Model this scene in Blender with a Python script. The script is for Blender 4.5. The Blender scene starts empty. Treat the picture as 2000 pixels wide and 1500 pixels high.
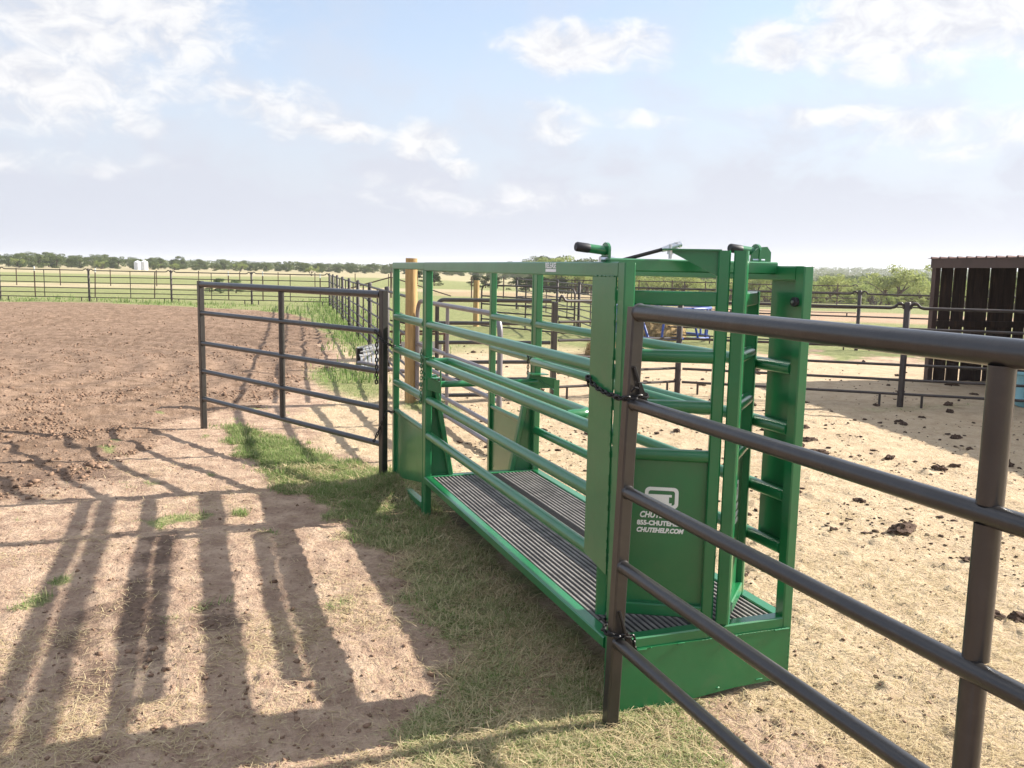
import bpy, math, random
import numpy as np
from mathutils import Vector, Matrix
random.seed(7)
rng = np.random.default_rng(11)
SC = bpy.context.scene
COL = SC.collection

# ------------------------------------------------------------------ camera
CAM = Vector((-1.50293, -2.89259, 1.71161))
RIGHT = Vector((0.9382673970633294, -0.34533972664205326, 0.019868689206803597))
UPV = Vector((0.026079030054944802, 0.12789668875349497, 0.9914445628461963))
FWD = Vector((0.3449263338734778, 0.9297219531713143, -0.12900741836002505))
cam = bpy.data.cameras.new('camera')
cam.sensor_width = 36.0
cam.lens = 36.0 * 1720.0 / 2000.0
cam.clip_start = 0.05
cam.clip_end = 6000.0
camo = bpy.data.objects.new('camera', cam)
camo.matrix_world = Matrix(((RIGHT.x, UPV.x, -FWD.x, CAM.x), (RIGHT.y, UPV.y, -FWD.y, CAM.y),
                            (RIGHT.z, UPV.z, -FWD.z, CAM.z), (0, 0, 0, 1)))
COL.objects.link(camo)
SC.camera = camo
YAW = math.atan2(FWD.x, FWD.y)

# ------------------------------------------------------------------ sun, sky, exposure
SUN_EL = math.radians(30.8)
SUN_AZ = math.radians(92.6)          # clockwise from +Y
sun_dir = Vector((math.sin(SUN_AZ) * math.cos(SUN_EL), math.cos(SUN_AZ) * math.cos(SUN_EL), math.sin(SUN_EL)))
sl = bpy.data.lights.new('sun', 'SUN')
sl.energy = 4.8
sl.angle = math.radians(0.5)
sl.color = (1.0, 0.93, 0.82)
so = bpy.data.objects.new('sun', sl)
so.rotation_euler = sun_dir.to_track_quat('Z', 'Y').to_euler()
so.location = (20, -2, 20)
COL.objects.link(so)

SC.view_settings.view_transform = 'Standard'
SC.view_settings.look = 'None'
SC.view_settings.gamma = 1.0
SC.view_settings.exposure = 1.38
SC.render.engine = 'CYCLES'
SC.cycles.use_denoising = True
SC.cycles.max_bounces = 6
SC.cycles.transparent_max_bounces = 6

world = bpy.data.worlds.new('World')
SC.world = world
world.use_nodes = True


class NT:
    """small helper to write node trees"""
    def __init__(self, tree):
        self.t = tree
        tree.nodes.clear()

    def n(self, typ, **kw):
        nd = self.t.nodes.new(typ)
        for k, v in kw.items():
            setattr(nd, k, v)
        return nd

    def l(self, a, b):
        self.t.links.new(a, b)

    def put(self, sock, v):
        if isinstance(v, bpy.types.NodeSocket):
            self.l(v, sock)
        else:
            sock.default_value = v

    def math(self, op, a, b=0.0, c=None, clamp=False):
        nd = self.n('ShaderNodeMath', operation=op, use_clamp=clamp)
        self.put(nd.inputs[0], a)
        self.put(nd.inputs[1], b)
        if c is not None:
            self.put(nd.inputs[2], c)
        return nd.outputs[0]

    def noise(self, vec, scale, detail=4.0, rough=0.5, dist=0.0):
        nd = self.n('ShaderNodeTexNoise')
        if vec is not None:
            self.l(vec, nd.inputs['Vector'])
        nd.inputs['Scale'].default_value = scale
        nd.inputs['Detail'].default_value = detail
        nd.inputs['Roughness'].default_value = rough
        nd.inputs['Distortion'].default_value = dist
        return nd.outputs[0]

    def mix(self, fac, a, b, blend='MIX'):
        nd = self.n('ShaderNodeMix', data_type='RGBA', blend_type=blend)
        self.put(nd.inputs[0], fac)
        self.put(nd.inputs[6], a if isinstance(a, bpy.types.NodeSocket) else tuple(a) + (1.0,) * (4 - len(a)))
        self.put(nd.inputs[7], b if isinstance(b, bpy.types.NodeSocket) else tuple(b) + (1.0,) * (4 - len(b)))
        return nd.outputs[2]

    def ramp(self, fac, lo, hi, smooth=True):
        nd = self.n('ShaderNodeMapRange', interpolation_type='SMOOTHSTEP' if smooth else 'LINEAR')
        self.put(nd.inputs[0], fac)
        nd.inputs[1].default_value = lo
        nd.inputs[2].default_value = hi
        return nd.outputs[0]


w = NT(world.node_tree)
sky = w.n('ShaderNodeTexSky', sky_type='NISHITA', sun_disc=False)
sky.sun_elevation = SUN_EL
sky.sun_rotation = SUN_AZ
sky.air_density = 1.0
sky.dust_density = 0.4
sky.ozone_density = 1.0
tc = w.n('ShaderNodeTexCoord')
sep = w.n('ShaderNodeSeparateXYZ')
w.l(tc.outputs['Generated'], sep.inputs[0])
az = w.math('MULTIPLY', w.math('ARCTAN2', sep.outputs[0], sep.outputs[1]), 57.29578)
el = w.math('MULTIPLY', w.math('ARCSINE', sep.outputs[2]), 57.29578)
comb = w.n('ShaderNodeCombineXYZ')
w.l(az, comb.inputs[0])
w.l(w.math('MULTIPLY', el, 1.6), comb.inputs[1])
fine = w.noise(comb.outputs[0], 0.42, 7.0, 0.62, 0.5)
fluff = w.noise(comb.outputs[0], 0.16, 5.0, 0.58, 0.3)
warp = w.n('ShaderNodeTexNoise')
w.l(comb.outputs[0], warp.inputs['Vector'])
warp.inputs['Scale'].default_value = 0.25
warp.inputs['Detail'].default_value = 4.0
wsep = w.n('ShaderNodeSeparateColor')
w.l(warp.outputs['Color'], wsep.inputs[0])
azw = w.math('ADD', az, w.math('MULTIPLY', w.math('SUBTRACT', wsep.outputs[0], 0.5), 5.0))
elw = w.math('ADD', el, w.math('MULTIPLY', w.math('SUBTRACT', wsep.outputs[1], 0.5), 2.6))
# clouds: azimuth, elevation, half width, half height, weight  (degrees)
CLOUDS = [(24.4, 13.6, 6.4, 2.0, 1.0), (36.5, 13.6, 5.0, 2.0, 1.0), (43.5, 14.4, 8.0, 4.0, 1.35), (49.5, 15.0, 7.0, 4.5, 1.25),
          (-5.0, 14.0, 12.0, 5.0, .95), (-8.0, 10.0, 12.0, 3.8, .8), (3.0, 16.5, 4.5, 2.2, .66), (4.5, 9.8, 5.0, 1.8, .8),
          (9.0, 8.4, 4.0, 1.1, .85), (14.6, 7.8, 3.2, 1.5, .75), (16.5, 6.6, 2.4, .8, .75), (22.8, 9.2, 3.6, 1.8, .72),
          (27.5, 9.2, 4.5, .8, .65), (14.4, 17.3, 1.8, .7, .9), (22.4, 17.6, .9, .6, .8), (30.0, 17.8, 7.0, 1.6, .75),
          (40.0, 9.3, 8.0, .9, .55), (47.0, 8.4, 8.0, 2.0, .6), (-10, 5.6, 12, 1.2, .5), (18, 4.5, 14, 1.6, .42),
          (60, 15, 9, 5, .9), (75, 22, 12, 8, .9), (-30, 18, 14, 6, .7), (-50, 10, 16, 5, .6), (10, 36, 24, 9, .9), (55, 42, 26, 10, .9), (-60, 50, 40, 14, 1.0), (160, 55, 60, 14, 1.0), (-150, 40, 40, 12, .9), (100, 60, 40, 12, .9), (0, 70, 120, 14, .9),  # the high overhead clouds are out of view, added for fill light
          (120, 25, 18, 8, .7), (170, 20, 22, 8, .7), (-120, 22, 22, 8, .7), (-85, 40, 20, 8, .6)]
mask = None
for (a0, e0, rx, ry, wt) in CLOUDS:
    dx = w.math('DIVIDE', w.math('SUBTRACT', azw, a0), rx)
    dy = w.math('DIVIDE', w.math('SUBTRACT', elw, e0), ry)
    d2 = w.math('ADD', w.math('MULTIPLY', dx, dx), w.math('MULTIPLY', dy, dy))
    m = w.math('MULTIPLY', w.math('SUBTRACT', 1.0, d2, clamp=True), wt)
    mask = m if mask is None else w.math('MAXIMUM', mask, m)
dens = w.math('ADD', mask, w.math('MULTIPLY', w.math('SUBTRACT', fine, 0.5), 1.5))
dens = w.math('ADD', dens, w.math('MULTIPLY', w.math('SUBTRACT', fluff, 0.5), 0.9))
cmask = w.math('MULTIPLY', w.ramp(dens, 0.08, 0.95), w.ramp(mask, 0.0, 0.35))
cmask = w.math('MULTIPLY', cmask, 0.92)
# thin veil everywhere, thicker low down
veil = w.math('ADD', w.math('ADD', .42, w.math('MULTIPLY', w.ramp(el, 17.0, 1.0), 0.60)), w.math('MULTIPLY', w.ramp(fluff, 0.35, 0.75), 0.22))
VEIL_C = (3.12, 3.26, 3.68)
skyc = w.mix(veil, sky.outputs[0], VEIL_C)
shade = w.mix(w.ramp(fine, 0.3, 0.65), (3.35, 3.4, 3.65), (4.5, 4.45, 4.45))
shade = w.mix(w.ramp(el, 24.0, 42.0), shade, (8.5, 8.4, 8.3))  # unseen overhead clouds made brighter to lift the ambient fill
skyc = w.mix(cmask, skyc, shade)
bg = w.n('ShaderNodeBackground')
w.l(skyc, bg.inputs[0])
bg.inputs[1].default_value = 0.089
wo = w.n('ShaderNodeOutputWorld')
w.l(bg.outputs[0], wo.inputs[0])


# ------------------------------------------------------------------ helpers
def mat(name, color=(.5, .5, .5), rough=0.6, metal=0.0, spec=0.5, coat=0.0, var=0.0, scale=6.0, dirt=None, dirt_amt=0.0, dirt_scale=4.0,
        bump=0.0, bump_scale=40.0, stretch=None, low_dirt=None):
    """paint, metal, wood: base colour with noise variation, spotty dirt and a light bump"""
    m = bpy.data.materials.new(name)
    m.use_nodes = True
    t = NT(m.node_tree)
    b = t.n('ShaderNodeBsdfPrincipled')
    o = t.n('ShaderNodeOutputMaterial')
    t.l(b.outputs[0], o.inputs[0])
    geo = t.n('ShaderNodeNewGeometry')
    vec = geo.outputs['Position']
    if stretch:
        mp = t.n('ShaderNodeMapping')
        mp.inputs['Scale'].default_value = stretch
        t.l(vec, mp.inputs[0])
        vec = mp.outputs[0]
    col = None
    nz = t.noise(vec, scale, 5.0, 0.6)
    lo = tuple(c * (1 - var) for c in color)
    hi = tuple(min(1, c * (1 + var)) for c in color)
    col = t.mix(t.ramp(nz, 0.3, 0.7), lo, hi)
    if dirt:
        dn = t.noise(vec, dirt_scale, 8.0, 0.68, 0.3)
        col = t.mix(t.math('MULTIPLY', t.ramp(dn, 0.5, 0.78), dirt_amt), col, dirt)
    t.l(col, b.inputs['Base Color'])
    rn = t.noise(vec, scale * 2.3, 4.0, 0.6)
    t.l(t.math('ADD', rough - 0.07, t.math('MULTIPLY', rn, 0.16)), b.inputs['Roughness'])
    b.inputs['Metallic'].default_value = metal
    b.inputs['Specular IOR Level'].default_value = spec
    b.inputs['Coat Weight'].default_value = coat
    b.inputs['Coat Roughness'].default_value = 0.18
    if bump:
        bp = t.n('ShaderNodeBump')
        bp.inputs['Strength'].default_value = bump
        bp.inputs['Distance'].default_value = 0.01
        t.l(t.noise(vec, bump_scale, 5.0, 0.6), bp.inputs['Height'])
        t.l(bp.outputs[0], b.inputs['Normal'])
    return m


M_GREEN = mat('green_paint', (.010, .148, .048), .30, 0, .5, .45, .10, 3.0, dirt=(.13, .15, .09), dirt_amt=.22, dirt_scale=7.0, bump=.05, bump_scale=25)
M_PIPE = mat('dark_bronze_paint', (.029, .0262, .0248), .34, .2, .6, .35, .12, 7.0, dirt=(.10, .08, .066), dirt_amt=.2, dirt_scale=14.0, bump=.08, bump_scale=60)
M_FENCE = mat('weathered_dark_pipe', (.040, .030, .027), .46, .15, .5, .0, .2, 5.0, dirt=(.11, .065, .045), dirt_amt=.5, dirt_scale=7.0)
M_GREYGATE = mat('grey_gate_pipe', (.20, .18, .19), .38, .35, .5, .05, .1, 6.0, dirt=(.12, .09, .07), dirt_amt=.3, dirt_scale=9.0)
M_BLACKMETAL = mat('black_chain_steel', (.022, .021, .022), .42, .6, .5, 0, .2, 30.0)
M_GRIP = mat('black_rubber_grip', (.02, .02, .026), .5, 0, .4, 0, .1, 20.0)
M_ZINC = mat('zinc_plated_steel', (.55, .57, .60), .3, .9, .5, 0, .1, 30.0)
M_WHITE = mat('white_lettering', (.82, .84, .84), .5, 0, .4, 0, .02, 10.0)
M_WOOD = mat('treated_pine_post', (.40, .265, .115), .75, 0, .3, 0, .22, 3.0, dirt=(.20, .12, .05), dirt_amt=.6, dirt_scale=9.0, bump=.3, bump_scale=18, stretch=(9, 9, .7))
M_BARN = mat('brown_barn_board', (.040, .025, .020), .75, 0, .3, 0, .3, 3.0, dirt=(.17, .085, .045), dirt_amt=.5, dirt_scale=2.5, bump=.25, bump_scale=14, stretch=(6, 6, .6))
M_BARNTRIM = mat('brown_barn_trim', (.055, .032, .028), .6, 0, .4, 0, .12, 4.0)
M_ROOF = mat('brown_roof_sheet', (.16, .075, .06), .42, .2, .5, .1, .12, 2.0)
M_RUBTOP = mat('dusty_rubber_ridge', (.19, .176, .168), .72, 0, .35, 0, .28, 9.0, dirt=(.38, .35, .325), dirt_amt=.55, dirt_scale=5.0, bump=.2, bump_scale=120)
M_RUBBER = mat('black_rubber_mat', (.022, .020, .021), .68, 0, .35, 0, .2, 14.0)
M_TEAL = mat('teal_plastic', (.16, .37, .42), .45, 0, .5, .1, .06, 3.0)
M_BLUE = mat('blue_paint', (.018, .058, .30), .38, 0, .5, .25, .08, 5.0)
M_HAY = mat('hay', (.30, .215, .11), .95, 0, .1, 0, .45, 14.0, dirt=(.10, .065, .03), dirt_amt=.7, dirt_scale=3.0, bump=1.0, bump_scale=60)
M_GALV = mat('galvanised_sheet', (.42, .43, .44), .45, .5, .5, 0, .15, 8.0, dirt=(.25, .22, .18), dirt_amt=.5, dirt_scale=10.0)
M_TANK = mat('white_tank_steel', (.74, .75, .78), .5, 0, .5, 0, .04, 1.0)
M_TPOST = mat('rusty_post_steel', (.10, .06, .045), .7, .2, .4, 0, .2, 10.0)
M_BARK = mat('bark', (.085, .065, .05), .9, 0, .2, 0, .3, 6.0)
M_CLOD = mat('soil_clod', (.215, .140, .098), .95, 0, .1, 0, .3, 9.0, dirt=(.33, .235, .17), dirt_amt=.5, dirt_scale=18.0, bump=.6, bump_scale=90)
M_MANURE = mat('dry_manure', (.075, .050, .038), .95, 0, .1, 0, .4, 18.0, dirt=(.21, .145, .10), dirt_amt=.7, dirt_scale=24.0, bump=1.0, bump_scale=70)


def leaf_mat(name, c_lo, c_hi, trans=0.35, obj_var=0.25, scale=0.6, tuft=False):
    m = bpy.data.materials.new(name)
    m.use_nodes = True
    t = NT(m.node_tree)
    o = t.n('ShaderNodeOutputMaterial')
    geo = t.n('ShaderNodeNewGeometry')
    oi = t.n('ShaderNodeObjectInfo')
    if tuft:
        at = t.n('ShaderNodeAttribute', attribute_name='tint')
        f = at.outputs['Fac']
    else:
        f = t.ramp(t.noise(geo.outputs['Position'], scale, 4.0, 0.6), 0.3, 0.7)
        f = t.math('ADD', t.math('MULTIPLY', f, 1 - obj_var), t.math('MULTIPLY', oi.outputs['Random'], obj_var))
    col = t.mix(f, c_lo, c_hi)
    d = t.n('ShaderNodeBsdfDiffuse')
    tr = t.n('ShaderNodeBsdfTranslucent')
    t.l(col, d.inputs[0])
    t.l(col, tr.inputs[0])
    mx = t.n('ShaderNodeMixShader')
    mx.inputs[0].default_value = trans
    t.l(d.outputs[0], mx.inputs[1])
    t.l(tr.outputs[0], mx.inputs[2])
    t.l(mx.outputs[0], o.inputs[0])
    return m


M_OAK = leaf_mat('oak_leaves', (.080, .112, .045), (.175, .205, .085), .3)
M_MESQ = leaf_mat('mesquite_leaves', (.19, .25, .075), (.34, .37, .145), .45)
M_CEDAR = leaf_mat('cedar_leaves', (.045, .062, .032), (.085, .105, .052), .2)
M_SHRUB = leaf_mat('shrub_leaves', (.13, .18, .09), (.21, .26, .13), .3)
M_BLADE = leaf_mat('grass_blades', (.145, .245, .064), (.60, .52, .33), .4, tuft=True)
M_STRAW = leaf_mat('straw_stalks', (.34, .26, .14), (.60, .50, .32), .2, tuft=True)


def rot_to(d):
    return Vector(d).to_track_quat('Z', 'Y').to_matrix()


class MB:
    """collects shapes and links them as ONE mesh object"""
    def __init__(self):
        self.v = []
        self.f = []

    def add(self, vs, fs):
        o = len(self.v)
        self.v += [tuple(p) for p in vs]
        self.f += [tuple(i + o for i in f) for f in fs]
        return self

    def box(self, lo, hi):
        x0, y0, z0 = lo
        x1, y1, z1 = hi
        return self.bar(((x0 + x1) / 2, (y0 + y1) / 2, z0), ((x0 + x1) / 2, (y0 + y1) / 2, z1), abs(x1 - x0), abs(y1 - y0), up=(1, 0, 0),
                        bev=min(.004, abs(x1 - x0) * .2, abs(y1 - y0) * .2))

    def bar(self, p0, p1, wx, wy, up=(0, 0, 1), bev=.005):
        """rectangular tube from p0 to p1, wx along 'up', wy across, chamfered edges"""
        p0, p1 = Vector(p0), Vector(p1)
        z = (p1 - p0).normalized()
        x = Vector(up)
        x = (x - z * x.dot(z))
        if x.length < 1e-6:
            x = Vector((1, 0, 0)) if abs(z.x) < .9 else Vector((0, 1, 0))
            x = x - z * x.dot(z)
        x.normalize()
        y = z.cross(x)
        a, b = wx / 2, wy / 2
        c = min(bev, a * .45, b * .45)
        prof = [(a, -b + c), (a, b - c), (a - c, b), (-a + c, b), (-a, b - c), (-a, -b + c), (-a + c, -b), (a - c, -b)]
        vs = [p0 + x * u + y * v for u, v in prof] + [p1 + x * u + y * v for u, v in prof]
        n = 8
        fs = [(i, (i + 1) % n, (i + 1) % n + n, i + n) for i in range(n)]
        fs += [tuple(reversed(range(n))), tuple(range(n, 2 * n))]
        return self.add(vs, fs)

    def tube(self, pts, r, n=14, caps=True, radii=None):
        pts = [Vector(p) for p in pts]
        k = len(pts)
        t0 = (pts[1] - pts[0]).normalized()
        ref = Vector((0, 0, 1)) if abs(t0.z) < .9 else Vector((1, 0, 0))
        x = (ref - t0 * ref.dot(t0)).normalized()
        vs = []
        for i, p in enumerate(pts):
            if i == 0:
                t = t0
            elif i == k - 1:
                t = (pts[-1] - pts[-2]).normalized()
            else:
                t = ((pts[i + 1] - p).normalized() + (p - pts[i - 1]).normalized()).normalized()
            x = (x - t * x.dot(t)).normalized()
            y = t.cross(x)
            rr = radii[i] if radii else r
            for j in range(n):
                a = 2 * math.pi * j / n
                vs.append(p + (x * math.cos(a) + y * math.sin(a)) * rr)
        fs = []
        for i in range(k - 1):
            for j in range(n):
                j2 = (j + 1) % n
                fs.append((i * n + j, i * n + j2, (i + 1) * n + j2, (i + 1) * n + j))
        if caps:
            fs.append(tuple(reversed(range(n))))
            fs.append(tuple(range((k - 1) * n, k * n)))
        return self.add(vs, fs)

    def prism(self, poly, d):
        """extrude a planar polygon of 3D points by vector d"""
        d = Vector(d)
        n = len(poly)
        vs = [Vector(p) for p in poly] + [Vector(p) + d for p in poly]
        fs = [(i, (i + 1) % n, (i + 1) % n + n, i + n) for i in range(n)]
        fs += [tuple(reversed(range(n))), tuple(range(n, 2 * n))]
        return self.add(vs, fs)

    def link(self, c, d, side, L=.034, W=.022, r=.0042):
        """one chain link: a stadium-shaped ring centred at c, long axis d, flat in the plane d/side"""
        c, d, s = Vector(c), Vector(d).normalized(), Vector(side)
        s = (s - d * s.dot(d)).normalized()
        nrm = d.cross(s)
        path = []
        R = W / 2 - r
        h = L / 2 - W / 2
        for k in range(6):
            a = -math.pi / 2 + math.pi * k / 5
            path.append(c + d * (h + R * math.cos(a)) + s * (R * math.sin(a)))
        for k in range(6):
            a = math.pi / 2 + math.pi * k / 5
            path.append(c + d * (-h + R * math.cos(a)) + s * (R * math.sin(a)))
        n, m = len(path), 6
        vs = []
        for i, p in enumerate(path):
            t = (path[(i + 1) % n] - path[i - 1]).normalized()
            x = t.cross(nrm).normalized()
            for j in range(m):
                a = 2 * math.pi * j / m
                vs.append(p + (x * math.cos(a) + nrm * math.sin(a)) * r)
        fs = [(i * m + j, i * m + (j + 1) % m, ((i + 1) % n) * m + (j + 1) % m, ((i + 1) % n) * m + j) for i in range(n) for j in range(m)]
        return self.add(vs, fs)

    def chain(self, pts, L=.034, W=.022, r=.0042):
        pts = [Vector(p) for p in pts]
        seg = [(pts[i + 1] - pts[i]).length for i in range(len(pts) - 1)]
        tot = sum(seg)
        step = L - 2.6 * r
        k = max(2, int(tot / step))
        for i in range(k):
            s = tot * (i + .5) / k
            j = 0
            while j < len(seg) - 1 and s > seg[j]:
                s -= seg[j]
                j += 1
            d = (pts[j + 1] - pts[j]).normalized()
            p = pts[j] + d * s
            ref = Vector((0, 0, 1)) if abs(d.z) < .8 else Vector((1, .3, 0))
            a = ref - d * ref.dot(d)
            a.normalize()
            b = d.cross(a)
            side = (a + b * .5) if i % 2 else (b - a * .5)
            self.link(p, d, side, L, W, r)
        return self

    def build(self, name, m, parent=None, smooth=True, angle=40, world=True):
        off = Vector((0, 0, 0))
        if parent is not None and world:
            q = parent
            while q is not None:
                off += q.location
                q = q.parent
        me = bpy.data.meshes.new(name)
        me.from_pydata([(x - off.x, y - off.y, z - off.z) for x, y, z in self.v], [], self.f)
        me.materials.append(m)
        if smooth:
            me.polygons.foreach_set('use_smooth', [True] * len(me.polygons))
            me.set_sharp_from_angle(angle=math.radians(angle))
        me.update()
        o = bpy.data.objects.new(name, me)
        COL.objects.link(o)
        if parent is not None:
            o.parent = parent
        return o


def tag(o, label=None, cat=None, group=None, kind=None):
    if label:
        o['label'] = label
    if cat:
        o['category'] = cat
    if group:
        o['group'] = group
    if kind:
        o['kind'] = kind
    return o


def empty(name, loc, label, cat, group=None):
    o = bpy.data.objects.new(name, None)
    o.empty_display_size = .2
    o.location = loc
    COL.objects.link(o)
    return tag(o, label, cat, group)


KIDS = {}


def copy_tree(o, parent=None):
    c = o.copy()
    COL.objects.link(c)
    if parent is not None:
        c.parent = parent
    for ch in list(o.children):
        copy_tree(ch, c)
    return c


def np_mesh(name, V, F, m, smooth=False, attrs=None, colors=None):
    """V (n,3), F (k,3 or 4) arrays to one mesh object"""
    me = bpy.data.meshes.new(name)
    nv, nf, s = len(V), len(F), F.shape[1]
    me.vertices.add(nv)
    me.vertices.foreach_set('co', np.ascontiguousarray(V, dtype=np.float32).ravel())
    me.loops.add(nf * s)
    me.loops.foreach_set('vertex_index', np.ascontiguousarray(F, dtype=np.int32).ravel())
    me.polygons.add(nf)
    me.polygons.foreach_set('loop_start', np.arange(0, nf * s, s, dtype=np.int32))
    if smooth:
        me.polygons.foreach_set('use_smooth', np.ones(nf, dtype=bool))
    for k, a in (attrs or {}).items():
        at = me.attributes.new(k, 'FLOAT', 'POINT')
        at.data.foreach_set('value', np.ascontiguousarray(a, dtype=np.float32))
    for k, a in (colors or {}).items():
        at = me.attributes.new(k, 'FLOAT_COLOR', 'POINT')
        at.data.foreach_set('color', np.ascontiguousarray(a, dtype=np.float32).ravel())
    me.materials.append(m)
    me.update(calc_edges=True)
    me.validate()
    o = bpy.data.objects.new(name, me)
    COL.objects.link(o)
    return o


# numpy gradient noise
_P = rng.permutation(512)
_P = np.concatenate([_P, _P, _P])
_G = np.stack([np.cos(np.arange(512) * 2.399963), np.sin(np.arange(512) * 2.399963)], 1)


def pnoise(x, y):
    xi = np.floor(x).astype(np.int64)
    yi = np.floor(y).astype(np.int64)
    xf, yf = x - xi, y - yi
    u = xf * xf * xf * (xf * (xf * 6 - 15) + 10)
    v = yf * yf * yf * (yf * (yf * 6 - 15) + 10)

    def g(ix, iy, dx, dy):
        h = _P[(_P[ix & 511] + iy) & 511]
        return _G[h, 0] * dx + _G[h, 1] * dy
    a = g(xi, yi, xf, yf)
    b = g(xi + 1, yi, xf - 1, yf)
    c = g(xi, yi + 1, xf, yf - 1)
    d = g(xi + 1, yi + 1, xf - 1, yf - 1)
    return (a + (b - a) * u) + ((c + (d - c) * u) - (a + (b - a) * u)) * v


def fbm(x, y, scale, oct=4, gain=.5):
    s, amp, f = 0.0, 1.0, scale
    for k in range(oct):
        s = s + amp * pnoise(x * f + 17.3 * k, y * f - 9.1 * k)
        amp *= gain
        f *= 2.03
    return s


def sstep(a, b, x):
    t = np.clip((x - a) / (b - a), 0, 1)
    return t * t * (3 - 2 * t)


# ------------------------------------------------------------------ terrain and its zones
def zones(x, y):
    """weights of tilled arena, green grass, pale straw pen at world points"""
    n1 = fbm(x, y, .9, 4)
    n2 = fbm(x + 31, y - 12, 2.6, 4)
    d = np.hypot(x - CAM.x, y - CAM.y)
    xb = np.interp(y, [-3, 3.4, 4.4, 5.4, 5.8, 6.9, 8.3, 10, 14.5, 20, 26, 30, 34], [-4.6, -3.1, -2.35, -2.0, -1.82, -1.42, -.85, .12, 1.15, 1.9, 2.2, 1.8, 1.0])
    yt = np.interp(x, [-30, -9, -4.8, -.8, 1, 2.2], [39.5, 38.4, 37.6, 33.2, 31.5, 28.5])
    arena = sstep(-.35, .45, (xb - x) + n1 * .55 + n2 * .2) * sstep(-.5, .7, yt - y + n1 * .6)
    # green strip beside the chute
    lb = np.interp(y, [-1.2, -.6, 0, .6, 2, 3.3, 3.9, 5, 6.1, 6.9, 7.2], [-1.05, -.95, -.80, -.42, -.44, -.62, -.84, -1.02, -1.12, -1.22, -1.0])
    rb = np.interp(y, [-1.2, -.5, 0, 1, 3.9, 4.4, 5.2, 6.2, 7.0], [-.1, .25, .55, 1.0, .9, -.05, -.38, -.72, -1.05])
    g1 = sstep(-.1, .16, (x - lb) + n2 * .22) * sstep(-.1, .2, (rb - x) + n2 * .2) * sstep(7.1, 6.6, y + n2 * .4) * sstep(-1.6, -1.0, y + n1 * .5)
    g1 = g1 * (.72 + .28 * sstep(1.9, 3.6, y + n1 * .6 - (x + .3) * .9))
    g1 = np.maximum(g1, 0) * (.5 + .5 * sstep(-.28, .12, fbm(x + 9, y + 4, 1.9, 4)))
    # patches behind the open gate and at the wooden post
    q1 = np.exp(-(((x - .75) / .62) ** 2 + ((y - 10.4) / 2.6) ** 2) ** 2)
    q2 = np.exp(-(((x - 1.35) / .45) ** 2 + ((y - 7.6) / .7) ** 2) ** 2)
    q3 = np.exp(-(((x - 2.3) / .9) ** 2 + ((y - 6.9) / .9) ** 2) ** 2) * .45
    q4 = np.exp(-(((x - 7.5) / 1.6) ** 2 + ((y - 6.05) / .3) ** 2) ** 2) * .6
    g2 = np.clip(np.maximum.reduce([q1, q2, q3, q4]) + n2 * .3, 0, 1) * np.maximum.reduce([q1, q2, q3, q4])
    # pasture
    sand = sstep(-.2, .5, x + .1 + n1 * .3 - np.interp(y, [-5, -1, 7, 9, 14, 30], [.6, .6, -.45, .3, 1.2, 2.0])) * sstep(20.8, 18.0, d + n1 * 3.0)
    past = sstep(19.3, 21.4, d + n1 * 3.0) * (1 - arena)
    edge = (1 - arena) * sstep(27, 31, y + n1 * 2) * (x < 4.0)
    side = (1 - arena) * sstep(12.0, 16.0, y + n1) * sstep(.5, 2.2, x)
    grass = np.maximum.reduce([g1, g2, past, edge, side * .7])
    sand = sand * (1 - arena)
    tuftn = fbm(x - 7, y + 3, 1.7, 3)
    tuft = sstep(.34, .48, tuftn) * sstep(1.0, 2.2, y) * (x < -.4) * (x > -2.6) * (y < 9)
    grass = np.maximum(grass, tuft * .8)
    return arena, np.clip(grass, 0, 1), np.clip(sand, 0, 1)


def height(x, y):
    d = np.hypot(x - CAM.x, y - CAM.y)
    azm = np.degrees(np.arctan2(x - CAM.x, y - CAM.y))
    right = sstep(14, 34, azm) * sstep(150, 60, azm)
    h = -4.2 * right * sstep(52, 150, d) + 7.0 * right * sstep(260, 900, d)
    h = h + 2.0 * sstep(400, 1500, d)
    h = h + .085 * np.exp(-(((x + .0) / .30) ** 2 + ((y - 3.62) / .34) ** 2)) * (y < 6)
    h = h + fbm(x, y, .22, 3) * .03 * sstep(3, 9, d) + fbm(x, y, .015, 3) * .4 * sstep(120, 420, d)
    return h


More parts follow.
